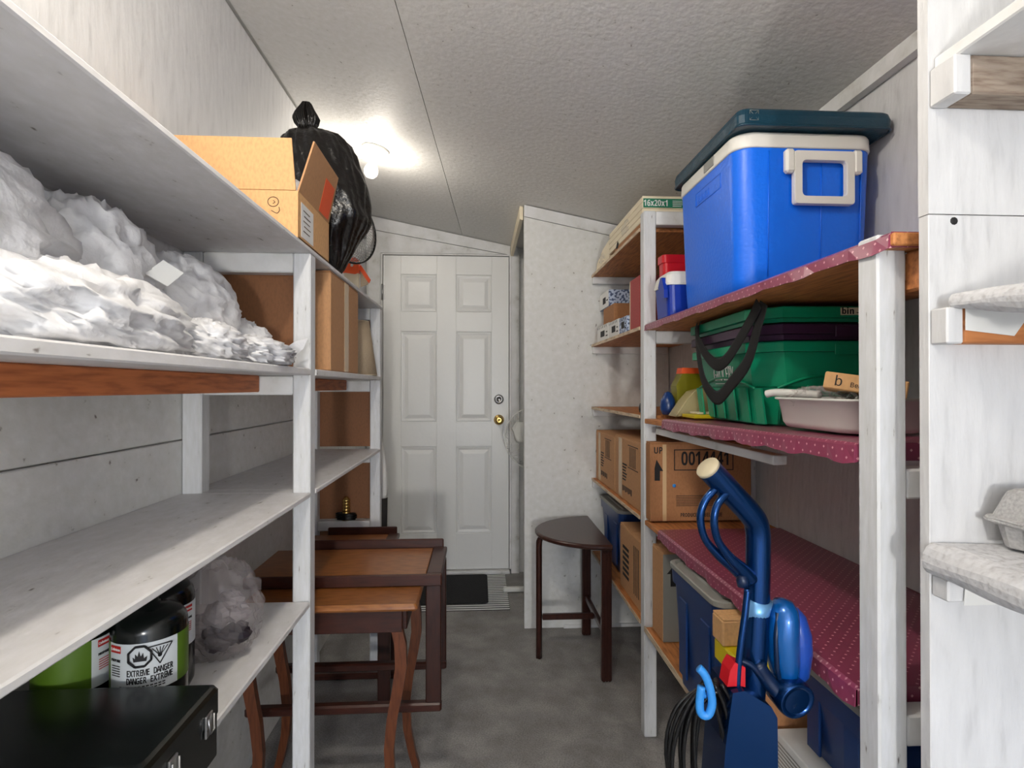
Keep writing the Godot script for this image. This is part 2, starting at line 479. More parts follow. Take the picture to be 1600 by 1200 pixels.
func build_room():
	var s := begin()
	bx(s, -0.85, 1.1, -0.12, 0.0, -3.8, 2.7, 0.0)
	struct("floor", s, "concrete")
	s = begin()
	bx(s, -7, 7, -0.2, -0.03, 2.71, 16, 0.0)
	struct("ground", s, "pale_bounce_ground")  # out of view, its pale tone throws daylight up at the ceiling
	# left wall: boards below, one sheet above
	var wl := begin()
	bx(wl, -0.85, -0.73, 0.0, 2.45, -3.8, 2.7, 0.0)
	var wall := struct("wall_left", wl, "white_wall")
	var ys := [0.0, 0.462, 0.766, 1.068, 1.26]
	for k in 4:
		s = begin()
		bx(s, -0.7299, -0.715 - 0.0007 * (k % 2), ys[k] + 0.0015, ys[k + 1] - 0.0015, -3.639, 2.7, 0.002)
		obj("board", s, "white_wall", wall)
	s = begin()
	bx(s, -0.7299, -0.715, 1.2615, 2.289, -3.639, 2.7, 0.002)
	obj("sheet", s, "panel_paint", wall)
	# right wall
	wl = begin()
	bx(wl, 0.975, 1.1, 0.0, 2.45, -3.8, 2.7, 0.0)
	wall = struct("wall_right", wl, "white_wall")
	for z in [[-3.639, -1.765], [-1.761, -0.55], [-0.546, 2.7]]:
		s = begin()
		bx(s, 0.96, 0.9749, 0.0, 1.935, z[0], z[1], 0.002)
		obj("sheet", s, "panel_paint", wall)
	s = begin()
	prism(s, PackedVector2Array([Vector2(0.936, 1.919), Vector2(0.959, 1.919), Vector2(0.959, 1.955), Vector2(0.936, 1.960)]), 6.2, xf(Vector3(0, 0, -3.6)))
	struct("trim_1", s, "white_paint")
	# ceiling: slab with three painted sheets under it
	s = begin()
	prism(s, PackedVector2Array([Vector2(-0.85, 2.335), Vector2(1.1, 1.94), Vector2(1.1, 2.06), Vector2(-0.85, 2.455)]), 6.5, xf(Vector3(0, 0, -3.8)))
	var ceiling := struct("ceiling", s, "ceiling_paint")
	for e in [[-0.7092, 0.0, 0], [0.0, 0.975, 1]]:
		# outline in plan, the seam between the sheets runs a little askew
		var za := -3.65; var zb := 2.69
		var sa := -0.105; var sb := -0.430
		var pts := [Vector2(-0.7092, za), Vector2(sa - 0.0012, za), Vector2(sb - 0.0012, zb), Vector2(-0.7092, zb)] if e[2] == 0 else [Vector2(sa + 0.0012, za), Vector2(0.974, za), Vector2(0.974, zb), Vector2(sb + 0.0012, zb)]
		s = begin()
		var t := PackedVector3Array()
		var lo := []; var hi := []
		for p in pts:
			lo.append(Vector3(p.x, ceil_y(p.x), p.y)); hi.append(Vector3(p.x, ceil_y(p.x) + 0.009, p.y))
		quad(t, lo[0], lo[1], lo[2], lo[3]); quad(t, hi[3], hi[2], hi[1], hi[0])
		for k in 4: quad(t, lo[(k + 1) % 4], lo[k], hi[k], hi[(k + 1) % 4])
		emit(s, t)
		obj("sheet", s, "ceiling_paint", ceiling)
	# end wall with the door
	s = begin()
	bx(s, -0.85, -0.66, 0.0, 2.45, -3.78, -3.64, 0.0)
	bx(s, 0.262, 1.1, 0.0, 2.45, -3.78, -3.64, 0.0)
	bx(s, -0.66, 0.262, 2.047, 2.45, -3.78, -3.64, 0.0)
	bx(s, -0.66, 0.262, 0.0, 2.047, -3.78, -3.70, 0.0)
	wall = struct("wall_end", s, "white_wall")
	# boards over the door, following the slope of the roof
	s = begin()
	prism(s, PackedVector2Array([Vector2(-0.714, 2.206), Vector2(0.20, 2.048), Vector2(0.20, 2.102), Vector2(-0.714, 2.289)]), 0.018, xf(Vector3(0, 0, -3.639)))
	obj("board", s, "white_paint", wall)
	s = begin()
	prism(s, PackedVector2Array([Vector2(-0.714, 2.052), Vector2(0.16, 2.052), Vector2(-0.714, 2.203)]), 0.014, xf(Vector3(0, 0, -3.639)))
	obj("board", s, "white_paint", wall)
	for c in [[-0.702, -0.624], [0.208, 0.262]]:
		s = begin()
		bx(s, c[0], c[1], 0.0, 2.05, -3.639, -3.612, 0.003)
		struct("trim_2" if c[0] < 0 else "trim_3", s, "white_paint")
	s = begin()
	bx(s, -0.624, -0.612, 0.03, 2.047, -3.69, -3.622, 0.001)
	bx(s, 0.197, 0.208, 0.03, 2.047, -3.69, -3.622, 0.001)
	bx(s, -0.612, 0.197, 2.041, 2.05, -3.69, -3.622, 0.001)
	struct("trim_4", s, "white_paint")
	s = begin()
	bx(s, -0.60, 0.20, 0.0, 0.022, -3.695, -3.598, 0.004)
	struct("trim_5", s, "white_paint")
	build_door()
	# header board from the partition to the end wall
	s = begin()
	prism(s, PackedVector2Array([Vector2(0.205, 2.04), Vector2(0.222, 2.036), Vector2(0.222, 2.103), Vector2(0.205, 2.107)]), 0.80, xf(Vector3(0, 0, -3.62)))
	struct("trim_6", s, "cream")
	# partition at the end of the right shelves
	s = begin()
	prism(s, PackedVector2Array([Vector2(0.226, 0.0), Vector2(0.955, 0.0), Vector2(0.955, 1.953), Vector2(0.226, 2.101)]), 0.03, xf(Vector3(0, 0, -2.825)))
	wall = struct("wall_partition", s, "white_wall")
	s = begin()
	prism(s, PackedVector2Array([Vector2(0.226, 0.002), Vector2(0.955, 0.002), Vector2(0.955, 1.892), Vector2(0.226, 2.040)]), 0.012, xf(Vector3(0, 0, -2.7949)))
	obj("sheet", s, "white_wall", wall)
	s = begin()
	prism(s, PackedVector2Array([Vector2(0.226, 2.043), Vector2(0.955, 1.895), Vector2(0.955, 1.952), Vector2(0.226, 2.100)]), 0.014, xf(Vector3(0, 0, -2.7949)))
	obj("board", s, "white_paint", wall)
	s = begin()
	bx(s, 0.42, 0.955, 0.001, 0.018, -2.782, -2.772, 0.002)
	struct("baseboard_right", s, "white_paint")
	# unseen wall behind the camera, its wide opening sized to let daylight in
	s = begin()
	bx(s, -0.85, -0.60, 0.0, 2.45, 2.6, 2.7, 0.0)
	bx(s, 0.86, 1.1, 0.0, 2.45, 2.6, 2.7, 0.0)
	bx(s, -0.60, 0.86, 1.95, 2.45, 2.6, 2.7, 0.0)
	struct("wall_front", s, "white_wall")

func build_door():
	var s := begin()
	var zf := -3.632; var zb := -3.640
	bx(s, -0.609, 0.194, 0.026, 2.038, -3.676, zb, 0.0)
	# stiles and rails stand proud of the panel grooves
	var xs := [-0.609, -0.497, -0.268, -0.146, 0.084, 0.194]
	var yr := [[0.026, 0.258], [0.815, 0.972], [1.552, 1.677], [1.917, 2.038]]
	for k in [0, 2, 4]: bx(s, xs[k], xs[k + 1], 0.026, 2.038, zb, zf, 0.002)
	for y in yr:
		bx(s, xs[1], xs[2], y[0], y[1], zb, zf, 0.002)
		bx(s, xs[3], xs[4], y[0], y[1], zb, zf, 0.002)
	var d := struct("door_1", s, "door_paint")
	for k in [1, 3]:
		for j in 3:
			s = begin()
			var a: float = xs[k] + 0.003; var b: float = xs[k + 1] - 0.003
			var y0: float = yr[j][1] + 0.003; var y1: float = yr[j + 1][0] - 0.003
			# moulding: a rounded lip, a groove and a raised field
			var rr := []
			for e in [[0.0, -3.6401], [0.004, -3.634], [0.011, -3.635], [0.016, -3.6385], [0.020, -3.6392], [0.042, -3.6325], [0.046, -3.632]]:
				rr.append(PackedVector3Array([Vector3(a + e[0], y0 + e[0], e[1]), Vector3(b - e[0], y0 + e[0], e[1]), Vector3(b - e[0], y1 - e[0], e[1]), Vector3(a + e[0], y1 - e[0], e[1])]))
			loft(s, rr, false)
			obj("raised_panel", s, "door_paint", d)
	for e in [[0.985, "knob"], [1.117, "deadbolt"]]:
		s = begin()
		var m := xf(Vector3(0.130, e[0], zf), Vector3(PI / 2, 0, 0))
		if e[1] == "knob": lathe(s, [[0.0, 0.0], [0.033, 0.0], [0.033, 0.004], [0.027, 0.008], [0.012, 0.012], [0.011, 0.028], [0.022, 0.034], [0.0275, 0.045], [0.026, 0.058], [0.018, 0.064], [0.008, 0.064], [0.0, 0.061]], m, 28)
		else: lathe(s, [[0.0, 0.0], [0.032, 0.0], [0.031, 0.008], [0.024, 0.017], [0.014, 0.018], [0.013, 0.014], [0.0, 0.014]], m, 28)
		obj(e[1], s, "brass" if e[1] == "knob" else "steel", d)
	for y in [1.80, 0.30]:
		s = begin()
		lathe(s, [[0.0, -0.05], [0.007, -0.05], [0.007, 0.05], [0.0, 0.05]], xf(Vector3(-0.6115, y, -3.617)), 12)
		bx(s, -0.609, -0.598, y - 0.048, y + 0.048, -3.632, -3.6305, 0.0)
		obj("hinge", s, "steel", d)

# ---------------------------------------------------------------- shelving
func build_left_shelves():
	var t := thing("shelving_unit", "long white painted wooden shelving built along the left wall", "shelving unit", Vector3(-0.56, 0, -1.0))
	var s: SurfaceTool
	var x0 := -0.7135
	# frames: two posts and rails at each level
	for z in [-1.40, -2.375, 0.10]:
		var far: bool = z == -2.375
		for x in [[-0.452, -0.41], [x0, -0.667]]:
			s = begin()
			var top := 1.523
			bx(s, x[0], x[1], 0.001, top, z - 0.043, z, 0.003)
			obj("post", s, "post_paint", t)
		for y in [[1.475, 1.523], [1.176, 1.222], [0.88, 0.925], [0.598, 0.6385] if far else [0.615, 0.659]]:
			if y[0] == 0.88 and not far: continue
			s = begin()
			bx(s, -0.666, -0.453, y[0], y[1], z - 0.041, z - 0.002, 0.003)
			obj("rail", s, "white_paint", t)
	# shelves, thin boards with a notch round each frame left out
	for e in [[1.535, 1.5235, -2.43, 0.6, "shelf_paint"], [1.2405, 1.2235, -2.42, 0.6, "shelf_paint"], [0.939, 0.9265, -2.42, 0.6, "shelf_paint"], [0.675, 0.6605, -1.395, 0.6, "shelf_paint"]]:
		if e[0] == 1.2405 or e[0] == 0.939:
			for q in [[-1.4445, 0.6], [-2.374, -1.4445], [-1.3985, 0.6]]: pass
			# near bay and far bay are two boards that meet at the frame
			s = begin()
			bx(s, x0, -0.4085, e[1], e[0], -1.3985, 0.6, 0.0025)
			obj("shelf", s, e[4], t)
			s = begin()
			bx(s, -0.666, -0.453, e[1], e[0], -1.4445, -1.3987, 0.0)
			bx(s, x0, -0.4085, e[1], e[0], -2.373, -1.4447, 0.0025)
			obj("shelf", s, e[4], t)
		else:
			s = begin()
			bx(s, x0, -0.4085, e[1], e[0], e[2], e[3], 0.0025)
			obj("shelf", s, e[4], t)
	# bare wooden stringers under the second shelf
	s = begin()
	bx(s, -0.555, -0.53, 1.183, 1.2232, -1.397, 0.5, 0.002)
	obj("stringer", s, "stringer", t)
	s = begin()
	bx(s, -0.555, -0.53, 1.183, 1.2232, -2.30, -1.446, 0.002)
	obj("stringer", s, "stringer", t)
	# brown hardboard closing the frames
	s = begin()
	bx(s, -0.70, -0.42, 1.245, 1.52, -1.4485, -1.4445, 0.0)
	obj("back_panel", s, "hardboard", t)
	for y in [[0.36, 0.60], [0.640, 0.92], [0.945, 1.2], [1.25, 1.50]]:
		s = begin()
		bx(s, -0.70, -0.42, y[0], y[1], -2.4225, -2.4185, 0.0)
		obj("back_panel", s, "hardboard", t)
	s = begin()
	bx(s, x0, -0.4085, 0.350, 0.362, -2.372, -2.30, 0.002)
	obj("rail", s, "white_paint", t)

func vinyl_sheet(label: String, x0: float, x1: float, y: float, z0: float, z1: float, drop: float):
	# a sheet on a shelf, its front edge turned down over the lip
	var s := begin()
	var prof := PackedVector2Array([Vector2(x1, y), Vector2(x0 + 0.006, y), Vector2(x0, y - 0.005), Vector2(x0 - 0.001, y - drop), Vector2(x0 + 0.0008, y - drop), Vector2(x0 + 0.0008, y - 0.0052), Vector2(x0 + 0.0062, y - 0.0014), Vector2(x1, y - 0.0014)])
	# gentle waves along the edge
	var rings := []
	for i in 41:
		var f := i / 40.0
		var z := lerpf(z0, z1, f)
		var o := PackedVector3Array()
		for k in prof.size():
			var p: Vector2 = prof[k]
			var w := 0.0016 * sin(f * 37.0 + k * 0.1) + 0.001 * sin(f * 83.0)
			if k in [3, 4]: p.x += w - 0.0012; p.y += w * 1.4
			o.append(Vector3(p.x, p.y, z))
		rings.append(o)
	loft(s, rings, false)
	bx(s, x0 + 0.003, x1, y - drop * 0.9, y - 0.0005, z1, z1 + 0.0012, 0.0)
	return tag(obj("shelf_liner", s, "vinyl"), label, "shelf liner")

func build_right_shelves():
	var t := thing("shelving_unit", "tall shelving along the right wall with white posts and bare plywood shelves", "shelving unit", Vector3(0.76, 0, -1.8))
	var s: SurfaceTool
	var xb := 0.9585
	for e in [[-1.895, 1.80], [-0.765, 1.412]]:
		for x in [[0.564, 0.607], [0.913, 0.958]]:
			s = begin()
			bx(s, x[0], x[1], 0.001, e[1], e[0] - 0.043, e[0], 0.003)
			obj("post", s, "post_paint", t)
		for y in [[1.753, 1.80], [1.345, 1.388], [1.035, 1.078], [0.683, 0.728], [0.318, 0.363]]:
			if y[1] > e[1]: continue
			s = begin()
			bx(s, 0.608, 0.912, y[0], y[1], e[0] - 0.040, e[0] - 0.003, 0.003)
			obj("rail", s, "white_paint", t)
	# shelves: far bay, near bay
	var far := [1.752, 1.407, 1.098, 0.745, 0.382]
	for y in far:
		s = begin()
		bx(s, 0.564, xb, y - 0.012, y, -2.776, -1.9395, 0.002)
		if y != 1.752: bx(s, 0.6085, 0.912, y - 0.012, y, -1.9397, -1.893, 0.0)
		obj("shelf", s, "ply_orange", t)
		s = begin()
		bx(s, 0.5605, 0.5638, y - 0.0122, y + 0.0002, -2.776, -1.9395, 0.0005)
		obj("edge_strip", s, "raw_edge", t)
		s = begin()
		bx(s, 0.563, 0.94, y - 0.047, y - 0.0125, -2.7765, -2.744, 0.003)
		obj("cleat", s, "white_paint", t)
	for y in far.slice(1):
		var m := xf(Vector3(0.76, y - 0.0095, -1.35), Vector3(-0.0165 if y == 1.098 else 0.0, 0, 0))
		s = begin()
		if y == 1.407: bx(s, 0.5655, xb, y - 0.018, y, -1.892, -0.735, 0.002)
		else: box(s, ZERO, Vector3(0.393, 0.016, 1.075), 0.002, m)
		obj("shelf", s, "ply_orange", t)
	s = begin()
	bx(s, 0.5615, 0.5652, 0.365, 0.383, -1.89, -0.81, 0.0005)
	obj("edge_strip", s, "raw_edge", t)
	# raw wooden block on the back of the near post
	s = begin()
	bx(s, 0.609, 0.66, 1.330, 1.3885, -0.800, -0.745, 0.004)
	obj("block", s, "ply_orange_across", t)
	vinyl_sheet("burgundy dotted vinyl on the shelf under the large blue cooler", 0.5635, 0.957, 1.4095, -1.885, -0.742, 0.024)
	var v: Node3D = vinyl_sheet("burgundy dotted vinyl on the shelf under the green totes", 0.5615, 0.957, 1.1005, -1.70, -0.8115, 0.030)
	v.rotation.x = -0.0165
	v.position = Vector3(0, 0.0022 + 1.1 * (1.0 - cos(0.0165)), 0) + Vector3(0, 1.35 * sin(0.0165), 1.1 * sin(0.0165))
	vinyl_sheet("wide burgundy dotted vinyl on the empty shelf beside the vacuum cleaner", 0.5615, 0.957, 0.7476, -1.74, -0.8115, 0.030)
	# loose painted batten pushed under the middle shelf
	s = begin()
	var a := Vector3(0.60, 1.050, -1.83); var b := Vector3(0.655, 1.036, -1.19)
	var mb := Transform3D(Basis.looking_at(b - a), (a + b) / 2)
	box(s, ZERO, Vector3(0.034, 0.021, a.distance_to(b)), 0.002, mb)
	tag(obj("batten", s, "white_paint"), "loose white painted batten tucked under the middle shelf above the big box", "batten")

func build_front_shelves():
	var t := thing("shelving_unit", "white plywood side panel with shelves in the right foreground", "shelving unit", Vector3(0.77, 0, -0.7))
	var s := begin()
	bx(s, 0.5805, 0.957, 0.001, 1.4185, -0.711, -0.694, 0.001)
	var p := obj("side_panel", s, "panel_paint", t)
	s = begin()
	prism(s, PackedVector2Array([Vector2(0.5805, 1.4195), Vector2(0.957, 1.4195), Vector2(0.957, 1.917), Vector2(0.934, 1.917), Vector2(0.934, ceil_y(0.934) - 0.002), Vector2(0.5805, ceil_y(0.5805) - 0.002)]), 0.017, xf(Vector3(0, 0, -0.711)))
	obj("side_panel", s, "panel_paint", t)
	s = begin()
	lathe(s, [[0.0, 0.0], [0.0052, 0.0], [0.0050, 0.0006], [0.0, 0.0004]], xf(Vector3(0.615, 1.4105, -0.694), Vector3(PI / 2, 0, 0)), 9)
	obj("screw", s, "ink", p, "dark screw head")
	# cleats
	for e in [[1.556, 1.604, "grey_wood", -0.655], [1.250, 1.2945, "ply_orange_across", -0.668], [0.928, 0.954, "white_paint", -0.668]]:
		s = begin()
		bx(s, 0.6045, 0.955, e[0], e[1], -0.6935, e[3], 0.002)
		obj("cleat", s, e[2], t)
		s = begin()
		bx(s, 0.582, 0.604, e[0] - 0.0006, e[1] + 0.0006, -0.6935, e[3] + 0.0006, 0.002)
		obj("cleat_end", s, "panel_paint", t, "white painted cleat end")
	# boards
	s = begin()
	bx(s, 0.588, 0.957, 1.605, 1.621, -0.6935, -0.15, 0.002)
	obj("shelf", s, "white_paint", t)
	s = begin()
	bx(s, 0.606, 0.957, 1.2955, 1.301, -0.6935, -0.15, 0.001)
	obj("shelf", s, "white_paint", t)
	s = begin()
	bx(s, 0.60, 0.957, 0.955, 0.968, -0.6935, -0.15, 0.001)
	obj("shelf", s, "white_paint", t)

func padded_cover(called: String, label: String, x0: float, x1: float, ytop: float, yl: Array, z0: float, z1: float):
	# a soft cover over a shelf board, rolled round its front edge; yl: underside at the far and the near end
	var s := begin()
	var rings := []
	for i in 31:
		var f := i / 30.0
		var z := lerpf(z0, z1, f)
		var lo: float = lerpf(yl[0], yl[1], minf(1.0, f * 2.2))
		var r := (ytop - lo) / 2
		var o := PackedVector3Array()
		o.append(Vector3(x1, ytop - 0.004, z))
		o.append(Vector3(x0 + 0.09, ytop - 0.003 + 0.002 * sin(f * 9.0), z))
		for k in 9:
			var a := PI / 2 + PI * k / 8.0
			o.append(Vector3(x0 + r + cos(a) * r, ytop - r + sin(a) * r + 0.0015 * sin(f * 23.0 + k), z))
		o.append(Vector3(x0 + r * 2 + 0.004, lo + 0.002, z))
		o.append(Vector3(x0 + r * 2 + 0.004, minf(lo + 0.008, ytop - 0.0065), z))
		o.append(Vector3(x1, minf(lo + 0.008, ytop - 0.0065), z))
		rings.append(o)
	loft(s, rings, false)
	return tag(obj(called, s, "towel"), label, "shelf cover")

func build_front_things():
	padded_cover("shelf_cover", "textured white padded cover rolled over the shelf above the egg carton", 0.588, 0.955, 1.3115, [1.293, 1.253], -0.672, -0.16)
	padded_cover("shelf_cover", "textured white padded cover on the shelf under the egg carton", 0.568, 0.955, 0.995, [0.952, 0.949], -0.6925, -0.16)
	# paper corners hanging below the covers
	var s := begin()
	prism(s, PackedVector2Array([Vector2(0.604, 1.293), Vector2(0.690, 1.288), Vector2(0.668, 1.259), Vector2(0.604, 1.266)]), 0.0006, xf(Vector3(0, 0, -0.6655)))
	tag(obj("paper_sheet", s, "paper_white"), "corner of white paper hanging over the bare wooden cleat", "paper")
	s = begin()
	prism(s, PackedVector2Array([Vector2(0.602, 0.951), Vector2(0.69, 0.946), Vector2(0.640, 0.9245), Vector2(0.600, 0.9245)]), 0.0006, xf(Vector3(0, 0, -0.6655)))
	tag(obj("paper_sheet", s, "paper_white"), "corner of white paper hanging under the egg carton shelf", "paper")
	# egg carton
	var t := thing("egg_carton", "grey moulded pulp egg carton on the padded shelf", "egg carton", Vector3(0.695, 0.996, -0.53))
	s = begin()
	var c := Vector2(0.694, -0.535)
	var rings := []
	for e in [[0.112, 0.300, 1.0315], [0.110, 0.298, 1.0335], [0.100, 0.290, 1.035], [0.088, 0.276, 1.056], [0.082, 0.268, 1.0655], [0.074, 0.258, 1.069], [0.040, 0.22, 1.070]]:
		rings.append(ring_rr(e[0], e[1], 0.014, e[2], c, 4))
	loft(s, rings, false)
	obj("lid", s, "pulp", t)
	s = begin()
	var r2 := []
	for e in [[0.100, 0.292, 1.0245], [0.112, 0.302, 1.028], [0.112, 0.302, 1.031]]: r2.append(ring_rr(e[0], e[1], 0.014, e[2], c, 4))
	loft(s, r2, false)
	for i in 6:
		for j in 2:
			lathe(s, [[0.0, 0.997], [0.0155, 0.997], [0.0165, 0.9985], [0.0235, 1.0255]], xf(Vector3(c.x - 0.026 + 0.052 * j, 0, c.y - 0.121 + 0.0484 * i)), 8, false)
	obj("tray", s, "pulp", t)
	s = begin()
	for i in 9: box(s, Vector3(0.6445, 1.0465 + 0.003 * (i % 3), -0.62 + 0.006 * i), Vector3(0.0006, 0.0015, 0.004), 0.0)
	obj("print", s, "lid_grey", t)

# ---------------------------------------------------------------- left side
func build_left_top():
	var s: SurfaceTool
	# open cardboard box
	var t := thing("cardboard_box", "open tan cardboard box with raised flaps and an orange sticker on the top shelf", "box", Vector3(-0.56, 1.536, -1.44))
	var x0 := -0.708; var x1 := -0.412; var y0 := 1.5362; var y1 := 1.645; var zf := -1.312; var zb := -1.578
	s = begin()
	bx(s, x0, x1, y0, y0 + 0.005, zb, zf, 0.001)
	bx(s, x0, x1, y0, y1, zf - 0.005, zf, 0.001)
	bx(s, x0, x1, y0, y1, zb, zb + 0.005, 0.001)
	bx(s, x0, x0 + 0.005, y0, y1, zb, zf, 0.001)
	bx(s, x1 - 0.005, x1, y0, y1, zb, zf, 0.001)
	obj("carton", s, "cardboard_light", t)
	s = begin()
	prism(s, PackedVector2Array([Vector2(-0.706, 0.0), Vector2(-0.418, 0.0), Vector2(-0.427, 0.118), Vector2(-0.700, 0.118)]), 0.004, xf(Vector3(0, y1 + 0.001, zf - 0.004), Vector3(0.02, 0, 0)))
	obj("flap", s, "cardboard_light", t)
	s = begin()
	prism(s, PackedVector2Array([Vector2(0.004, 0.0), Vector2(0.262, 0.0), Vector2(0.225, 0.118), Vector2(0.004, 0.120)]), 0.004, Transform3D(Basis(Vector3(0, 0, -1), Vector3(0.30, 0.954, 0).normalized(), Vector3(0.954, -0.30, 0).normalized()), Vector3(x1 - 0.004, y1 + 0.001, zf)))
	var fl := obj("flap", s, "cardboard", t)
	s = begin()
	prism(s, PackedVector2Array([Vector2(0.16, 0.005), Vector2(0.245, 0.005), Vector2(0.222, 0.085), Vector2(0.14, 0.085)]), 0.0006, Transform3D(Basis(Vector3(0, 0, -1), Vector3(0.30, 0.954, 0).normalized(), Vector3(0.954, -0.30, 0).normalized()), Vector3(x1 + 0.0001, y1 + 0.0, zf)))
	obj("sticker", s, "orange", fl, "orange sticker with handwriting")
	s = begin()
	prism(s, PackedVector2Array([Vector2(0.02, -0.10), Vector2(0.115, -0.10), Vector2(0.115, -0.02), Vector2(0.02, -0.02)]), 0.0006, Transform3D(Basis(Vector3(0, 0, -1), Vector3.UP, Vector3(1, 0, 0)), Vector3(x1 + 0.0002, y1, zf)))
	obj("address_label", s, "paper_white", t, "white address label")
	s = begin()
	for i in 5: box(s, Vector3(x1 + 0.0011, y1 - 0.035 - 0.012 * i, zf - 0.06 - 0.006 * (i % 2)), Vector3(0.0005, 0.002, 0.05), 0.0)
	obj("print", s, "ink_brown", t)
	# marker scribble on the front
	s = begin()
	var loop := []
	for i in 22: loop.append(Vector3(-0.468 + cos(i * 0.31) * 0.012, 1.618 + sin(i * 0.31) * 0.011, zf + 0.0004))
	tube(s, loop, 0.0009, 5)
	tube(s, curve([Vector3(-0.468, 1.621, zf + 0.0004), Vector3(-0.464, 1.617, zf + 0.0004), Vector3(-0.469, 1.614, zf + 0.0004)]), 0.0008, 5)
	tube(s, curve([Vector3(-0.472, 1.598, zf + 0.0004), Vector3(-0.460, 1.592, zf + 0.0004), Vector3(-0.454, 1.598, zf + 0.0004), Vector3(-0.455, 1.606, zf + 0.0004)]), 0.0009, 5)
	obj("marker_scribble", s, "ink_brown", t)
	# packed things seen between the flaps
	s = begin()
	blob(s, Vector3(-0.50, 1.668, -1.50), Vector3(0.055, 0.065, 0.05), 1.60, 0.16, 0.6, 3.0, Basis(), 32, 20)
	tag(obj("plastic_bag", s, "white_film"), "small clear plastic bag sticking out of the open cardboard box", "bag")
	# knotted black bin bag
	s = begin()
	var rings := []
	# y, centre x, radius along x, radius along z, pleat depth
	var sec := [[1.537, -0.475, 0.015, 0.012, 0.0], [1.539, -0.475, 0.048, 0.04, 0.05], [1.56, -0.468, 0.058, 0.055, 0.06], [1.61, -0.462, 0.080, 0.085, 0.06], [1.66, -0.462, 0.104, 0.11, 0.05], [1.71, -0.463, 0.134, 0.128, 0.035], [1.76, -0.467, 0.136, 0.13, 0.03], [1.81, -0.474, 0.132, 0.128, 0.03], [1.86, -0.484, 0.124, 0.12, 0.04], [1.905, -0.492, 0.116, 0.11, 0.05], [1.94, -0.498, 0.104, 0.095, 0.07], [1.962, -0.506, 0.085, 0.075, 0.10], [1.974, -0.516, 0.058, 0.05, 0.16], [1.983, -0.524, 0.032, 0.03, 0.2], [1.992, -0.528, 0.026, 0.025, 0.2], [2.005, -0.530, 0.034, 0.03, 0.2], [2.022, -0.532, 0.038, 0.03, 0.22], [2.040, -0.533, 0.030, 0.024, 0.25], [2.058, -0.531, 0.019, 0.016, 0.25], [2.070, -0.530, 0.013, 0.011, 0.2], [2.074, -0.530, 0.003, 0.003, 0.0]]
	for k in sec.size() - 1:
		for j in 3:
			var f := j / 3.0
			var e := []
			for q in 5: e.append(lerpf(sec[k][q], sec[k + 1][q], f))
			var o := PackedVector3Array()
			for i in 96:
				var a := TAU * i / 96
				var p: float = 1.0 + e[4] * (0.55 * sin(a * 13.0 + 2.0 * sin(e[0] * 17.0)) + 0.45 * sin(a * 21.0 - e[0] * 30.0)) - 0.16 * absf(crease.get_noise_3d(cos(a) * 1.1 + e[0] * 1.5, e[0] * 9.0, sin(a) * 1.1)) * 1.6
				o.append(Vector3(e[1] + cos(a) * e[2] * p, e[0], -1.762 + sin(a) * e[3] * p))
			rings.append(o)
	loft(s, rings)
	tag(obj("bin_bag", s, "bin_bag"), "full black bin bag with a knotted top on the upper left shelf", "bin bag")
	# black desk fan behind the bag
	t = thing("desk_fan", "black desk fan with a wire cage behind the black bin bag", "fan", Vector3(-0.53, 1.536, -2.1))
	var fm := Basis.from_euler(Vector3(-0.12, 0.95, 0.0))
	var fc := Vector3(-0.488, 1.782, -2.10)
	s = begin()
	disc_ring(s, fc + fm * Vector3(0, 0, 0.012), 0.135, 0.0045, fm)
	obj("rim", s, "black_plastic", t)
	s = begin()
	for i in 56:
		var a := TAU * i / 56
		var d := Vector3(cos(a), sin(a), 0)
		var d2 := Vector3(cos(a + 0.25), sin(a + 0.25), 0)
		tube(s, [fc + fm * (d * 0.134 + Vector3(0, 0, 0.012)), fc + fm * (d2 * 0.10 + Vector3(0, 0, 0.035)), fc + fm * (d2 * 0.03 + Vector3(0, 0, 0.05))], 0.0011, 4)
		tube(s, [fc + fm * (d * 0.134 + Vector3(0, 0, 0.010)), fc + fm * (d * 0.10 + Vector3(0, 0, -0.025)), fc + fm * (d * 0.04 + Vector3(0, 0, -0.045))], 0.0011, 4)
	obj("cage", s, "steel", t)
	s = begin()
	for i in 3:
		var a := TAU * i / 3
		var m := Transform3D(fm * Basis(Vector3(0, 0, 1), a), fc)
		var rr := []
		for j in 7:
			var f := j / 6.0
			var w := 0.018 + 0.035 * sin(PI * minf(f * 1.15, 1.0))
			var o := PackedVector3Array()
			for k in 8:
				var b := TAU * k / 8
				o.append(m * (Vector3(0.012 + 0.09 * f, 0, 0) + Basis(Vector3(1, 0, 0), 0.5 - 0.2 * f) * Vector3(0, cos(b) * w, sin(b) * 0.0015)))
			rr.append(o)
		loft(s, rr)
	obj("blades", s, "black_plastic", t)
	s = begin()
	lathe(s, [[0.0, -0.10], [0.03, -0.098], [0.042, -0.08], [0.042, -0.03], [0.028, 0.0], [0.022, 0.052], [0.0, 0.056]], Transform3D(fm * Basis(Vector3(1, 0, 0), PI / 2), fc), 20)
	obj("motor", s, "black_plastic", t)
	s = begin()
	tube(s, [Vector3(-0.543, 1.767, -2.14), Vector3(-0.548, 1.70, -2.142), Vector3(-0.548, 1.555, -2.142)], 0.013, 10)
	obj("neck", s, "black_plastic", t)
	s = begin()
	lathe(s, [[0.0, 1.5362], [0.085, 1.5362], [0.085, 1.548], [0.05, 1.560], [0.02, 1.568], [0.0, 1.568]], xf(Vector3(-0.548, 0, -2.14)), 24)
	obj("base", s, "black_plastic", t)
	# orange and cream plastic hand tool
	t = thing("hand_tool", "orange and cream plastic tool standing on the top shelf beside the door", "tool", Vector3(-0.49, 1.536, -2.3))
	s = begin()
